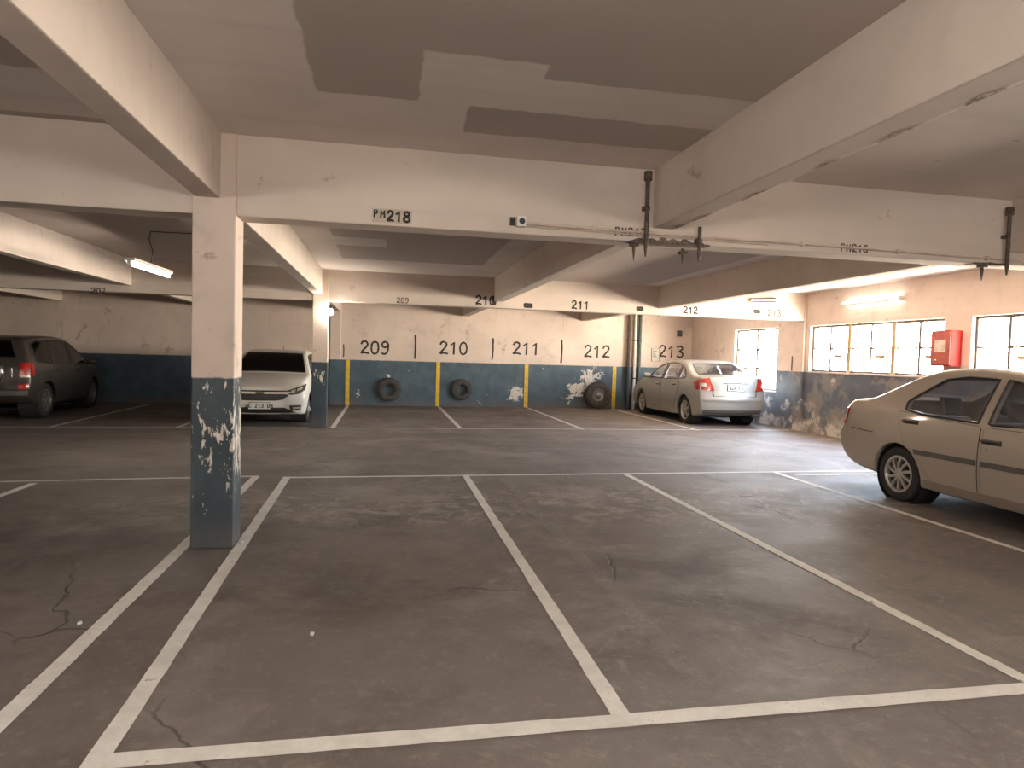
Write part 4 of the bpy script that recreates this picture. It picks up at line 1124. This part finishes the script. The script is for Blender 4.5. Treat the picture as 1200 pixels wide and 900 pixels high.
def rod(px, y0, y1, r, label, top_cap=True, dy=.055):
    a, b = on_y(px, y0, Y1 - dy), on_y(px, y1, Y1 - dy)
    o = empty('iron_rod', (a.x, Y1 - dy, b.z)); h = a.z - b.z
    MB().tube([(0, 0, 0), (0, 0, h * .12), (0, 0, h)], [r * .35, r, r], 10).build('shaft', M['rust'], o, smooth=50)
    if top_cap:
        MB().tube([(0, 0, h - .07), (0, 0, h)], r * 1.9, 10).build('collar', M['rust'], o, smooth=50)
    MB().box(-r * 1.5, r * 1.5, 0, dy, h * .55, h * .55 + .03).build('bracket', M['rust'], o)
    return tag(o, label, 'rod', group='iron rods on the near beam')
rod(760, 201, 301, .017, 'long rusty iron rod from ceiling to beam bottom beside the wide rib')
rod(820.5, 266, 306, .015, 'short rusty iron rod over the broken edge of the near beam', False)
rod(1184, 243, 323, .017, 'tall grey iron rod at the window end of the near beam')
for px, y0, y1, lab in ((743, 287, 306, 'pointed iron stub under the near beam, on the socket-box side of the long rod'), (800, 296, 311, 'pointed iron stub under the broken beam edge between the long and short rods'), (1151, 312, 329, 'pointed iron stub under the near beam beside the tall grey rod')):
    a, b = on_y(px, y0, Y1 + .05), on_y(px, y1, Y1 + .05)
    o = empty('iron_stub', (a.x, Y1 + .05, b.z))
    MB().tube([(0, 0, 0), (0, 0, (a.z - b.z) * .6), (0, 0, a.z - b.z + .03)], [.003, .014, .016], 8).build('spike', M['rust'], o, smooth=50)
    MB().box(-.03, .03, -.03, .03, a.z - b.z - .012, a.z - b.z + .01).build('washer', M['rust'], o)
    tag(o, lab, 'stub', group='iron stubs under the near beam')
# broken concrete along the beam arris
def scar(px0, px1, py, Y, n, parent, h=.03):
    a, b = on_y(px0, py, Y), on_y(px1, py, Y); up, lo = [], []
    for i in range(n + 1):
        u = i / n; k = math.sin(math.pi * u) ** .6
        x = a.x + (b.x - a.x) * u
        up.append((x, Y - .004, 2.40 + random.uniform(.2, 1) * h * k)); lo.append((x, Y - .002, 2.388 - .004 * k))
    fr = [lo, up]; bk = [[(p[0], p[1] + .10, p[2] + .004) for p in r_] for r_ in fr]
    MB().slab(fr, bk).build('broken_edge', M['broken'], parent)
scar(738, 832, 290, Y1, 26, b1, .05)
scar(1140, 1182, 315, Y1, 10, b1, .012)

# spalled patches on the underside of the wide rib in the camera's bay
rib_near = [o for o in ribs if abs(min(v.co.x for v in o.data.vertices) - 2.10) < .01 and min(v.co.y for v in o.data.vertices) < 0 < max(v.co.y for v in o.data.vertices)][0]
M['spall'] = plain('spalled_concrete', (0.34, 0.27, 0.215), 0.95, var=0.5, scale=35)
for yy, w_, l_ in ((1.62, .06, .16), (1.80, .03, .22), (2.25, .03, .18), (2.7, .025, .25), (3.2, .03, .20), (3.9, .035, .3), (4.6, .05, .3), (4.95, .09, .2)):
    pts = []
    for k in range(16):
        u = k / 15; pts.append((2.284 - w_ * math.sin(math.pi * u) * random.uniform(.35, 1.1), yy + l_ * (u - .5), 2.5075))
    MB().prism([(2.284, yy - l_ / 2, 2.5075)] + pts[1:-1] + [(2.284, yy + l_ / 2, 2.5075)], (0, 0, .006)).build('spalled_patch', M['spall'], rib_near)

# lamps
def tube_lamp(name, label, loc, length, axis, mat, up, cords=(), hw=.017, case=None):
    """open fluorescent batten: housing, end caps, tube; `up` = direction towards the fixing"""
    root = empty(name, loc); ax_ = Vector(axis).normalized(); up = Vector(up); h = length / 2
    side = ax_.cross(up)
    def bar(a, b, w, t0, t1, nm, mt):
        P = [ax_ * a + side * -w + up * t0, ax_ * b + side * -w + up * t0, ax_ * b + side * w + up * t0, ax_ * a + side * w + up * t0]
        MB().prism(P, up * (t1 - t0)).build(nm, mt, root, bevel=.004, bseg=1)
    bar(-h, h, hw, .032, .075, 'housing', case or M['fixture'])
    for e in (-1, 1): bar(e * h - .02, e * h + .02, .022, -.025, .035, 'lamp_holder', M['fixture'])
    MB().tube([ax_ * (-h + .03), ax_ * (h - .03)], .019, 12).build('fluorescent_tube', mat, root, smooth=60)
    for c_ in cords: MB().tube([Vector(p) for p in c_], .006, 6).build('cord', M['black_trim'], root, smooth=60)
    return tag(root, label, 'lamp')
tube_lamp('fluorescent_lamp', 'hanging fluorescent batten on a black cord left of the near pillar', (-3.06, 9.62, 2.45), 1.5, (0, 1, .01), M['tube_dim'], (0, 0, 1),
          cords=[[(0, 0, .07), (.02, .03, .25), (-.02, .01, .40), (0, 0, .515)], [(0, 0, .51), (.6, -.05, .505), (1.72, -.1, .50)]], hw=.062)
tube_lamp('fluorescent_lamp', 'lit fluorescent batten on the right wall above the row of windows', (XR - .08, 10.97, 2.67), 1.5, (0, 1, 0), M['tube_on'], (1, 0, 0))
tube_lamp('fluorescent_lamp', 'unlit short fluorescent batten on the far beam above number 213', (7.86, 12.86, 2.78), .58, (1, 0, .06), M['fixture'], (0, 1, 0), hw=.045, case=M['rust'])
for lx, wh in ((-3.06, 'left of the camera bay'), (0.45, 'over the camera bay'), (3.85, 'over the bay beside the grey-beige saloon')):  # unseen battens added to brighten the near beam and ceiling
    tube_lamp('fluorescent_lamp', 'added unseen fluorescent batten hanging on a cord ' + wh, (lx, -0.35, 2.22), 1.5, (1, 0, 0), M['tube_added'], (0, 0, 1), cords=[[(0, 0, .07), (.01, .02, .4), (0, 0, .745)]])['group'] = 'added unseen battens of the near bays'
# bulb on the far pillar
a = on_y(388, 365, 12.98)
bl = empty('bulb_lamp', (a.x, 12.90, a.z)); tag(bl, 'bare lit bulb under the far cross beam beside the far pillar', 'lamp')
MB().lathe([(.001, -.075), (.028, -.068), (.042, -.035), (.038, .0), (.022, .035), (.018, .05)], 20, axis='z').build('bulb', M['bulb'], bl, smooth=60)
MB().lathe([(.022, .04), (.026, .05), (.026, .10), (.012, .12), (.001, .12)], 16, axis='z').build('socket', M['black_trim'], bl, smooth=50)
MB().tube([(0, 0, .115), (0, .03, .15), (0, .10, 2.39 - a.z)], .006, 6).build('cord', M['black_trim'], bl)

# fire-hose cabinet
fc = empty('fire_cabinet', (XR, 9.13, 1.48)); tag(fc, 'red fire-hose cabinet on the wall between the two window rows', 'fire cabinet')
MB().box(-.20, 0, -.16, .24, 0, .57).build('housing', M['red_box'], fc, bevel=.012)
d_ = MB().box(-.215, -.20, -.15, .23, .02, .55).build('door', M['red_dull'], fc, bevel=.005, bseg=1)
MB().box(-.219, -.215, -.07, .15, .22, .42).build('door_glass', M['label_grey'], d_)
MB().lathe([(.001, -.225), (.02, -.222), (.022, -.214)], 14, axis='x', c=(0, .11, .09)).build('door_lock', M['chrome'], d_)
# conduit drop in the corner of the right wall
a = on_x(940, 424, XR)
MB().tube([(XR - .012, a.y + .35, 1.30), (XR - .012, a.y + .35, 1.62)], .012, 8).build('wall_conduit', M['rust'])
tag(bpy.data.objects['wall_conduit'], 'short dark conduit stub on the right wall beside the pilaster', 'conduit')

# pale scraps lying on the floor
for px, py, lab in ((366, 744, 'small white paper scrap on the floor of the middle bay'), (93, 731, 'small white paper scrap beside the left painted line'), (283, 636, 'pale plaster crumb at the foot of the near pillar')):
    p = on_z(px, py); n = 9
    top = [(p.x + .012 * math.cos(2 * math.pi * k / n) * random.uniform(.6, 1.2), p.y + .014 * math.sin(2 * math.pi * k / n) * random.uniform(.6, 1.2), .0005) for k in range(n)]
    o = MB().prism(top, (.001, .002, .010)).build('plaster_crumb' if 'crumb' in lab else 'paper_scrap', M['plate'])
    tag(o, lab, 'scrap')

# neighbouring block seen low through the tall window
nbk = empty('neighbour_building', (XR + 9, 28.5, -4)); tag(nbk, 'blue block with fins outside the tall window by the silver saloon', 'building')
MB().box(0, 3, -6, 9, 0, 5.05).build('facade', M['pale_blue'], nbk)
for k in range(9): MB().box(-.12, 0, -5.6 + k * 1.6, -5.2 + k * 1.6, 0, 5.1).build('fin', M['rust'], nbk)
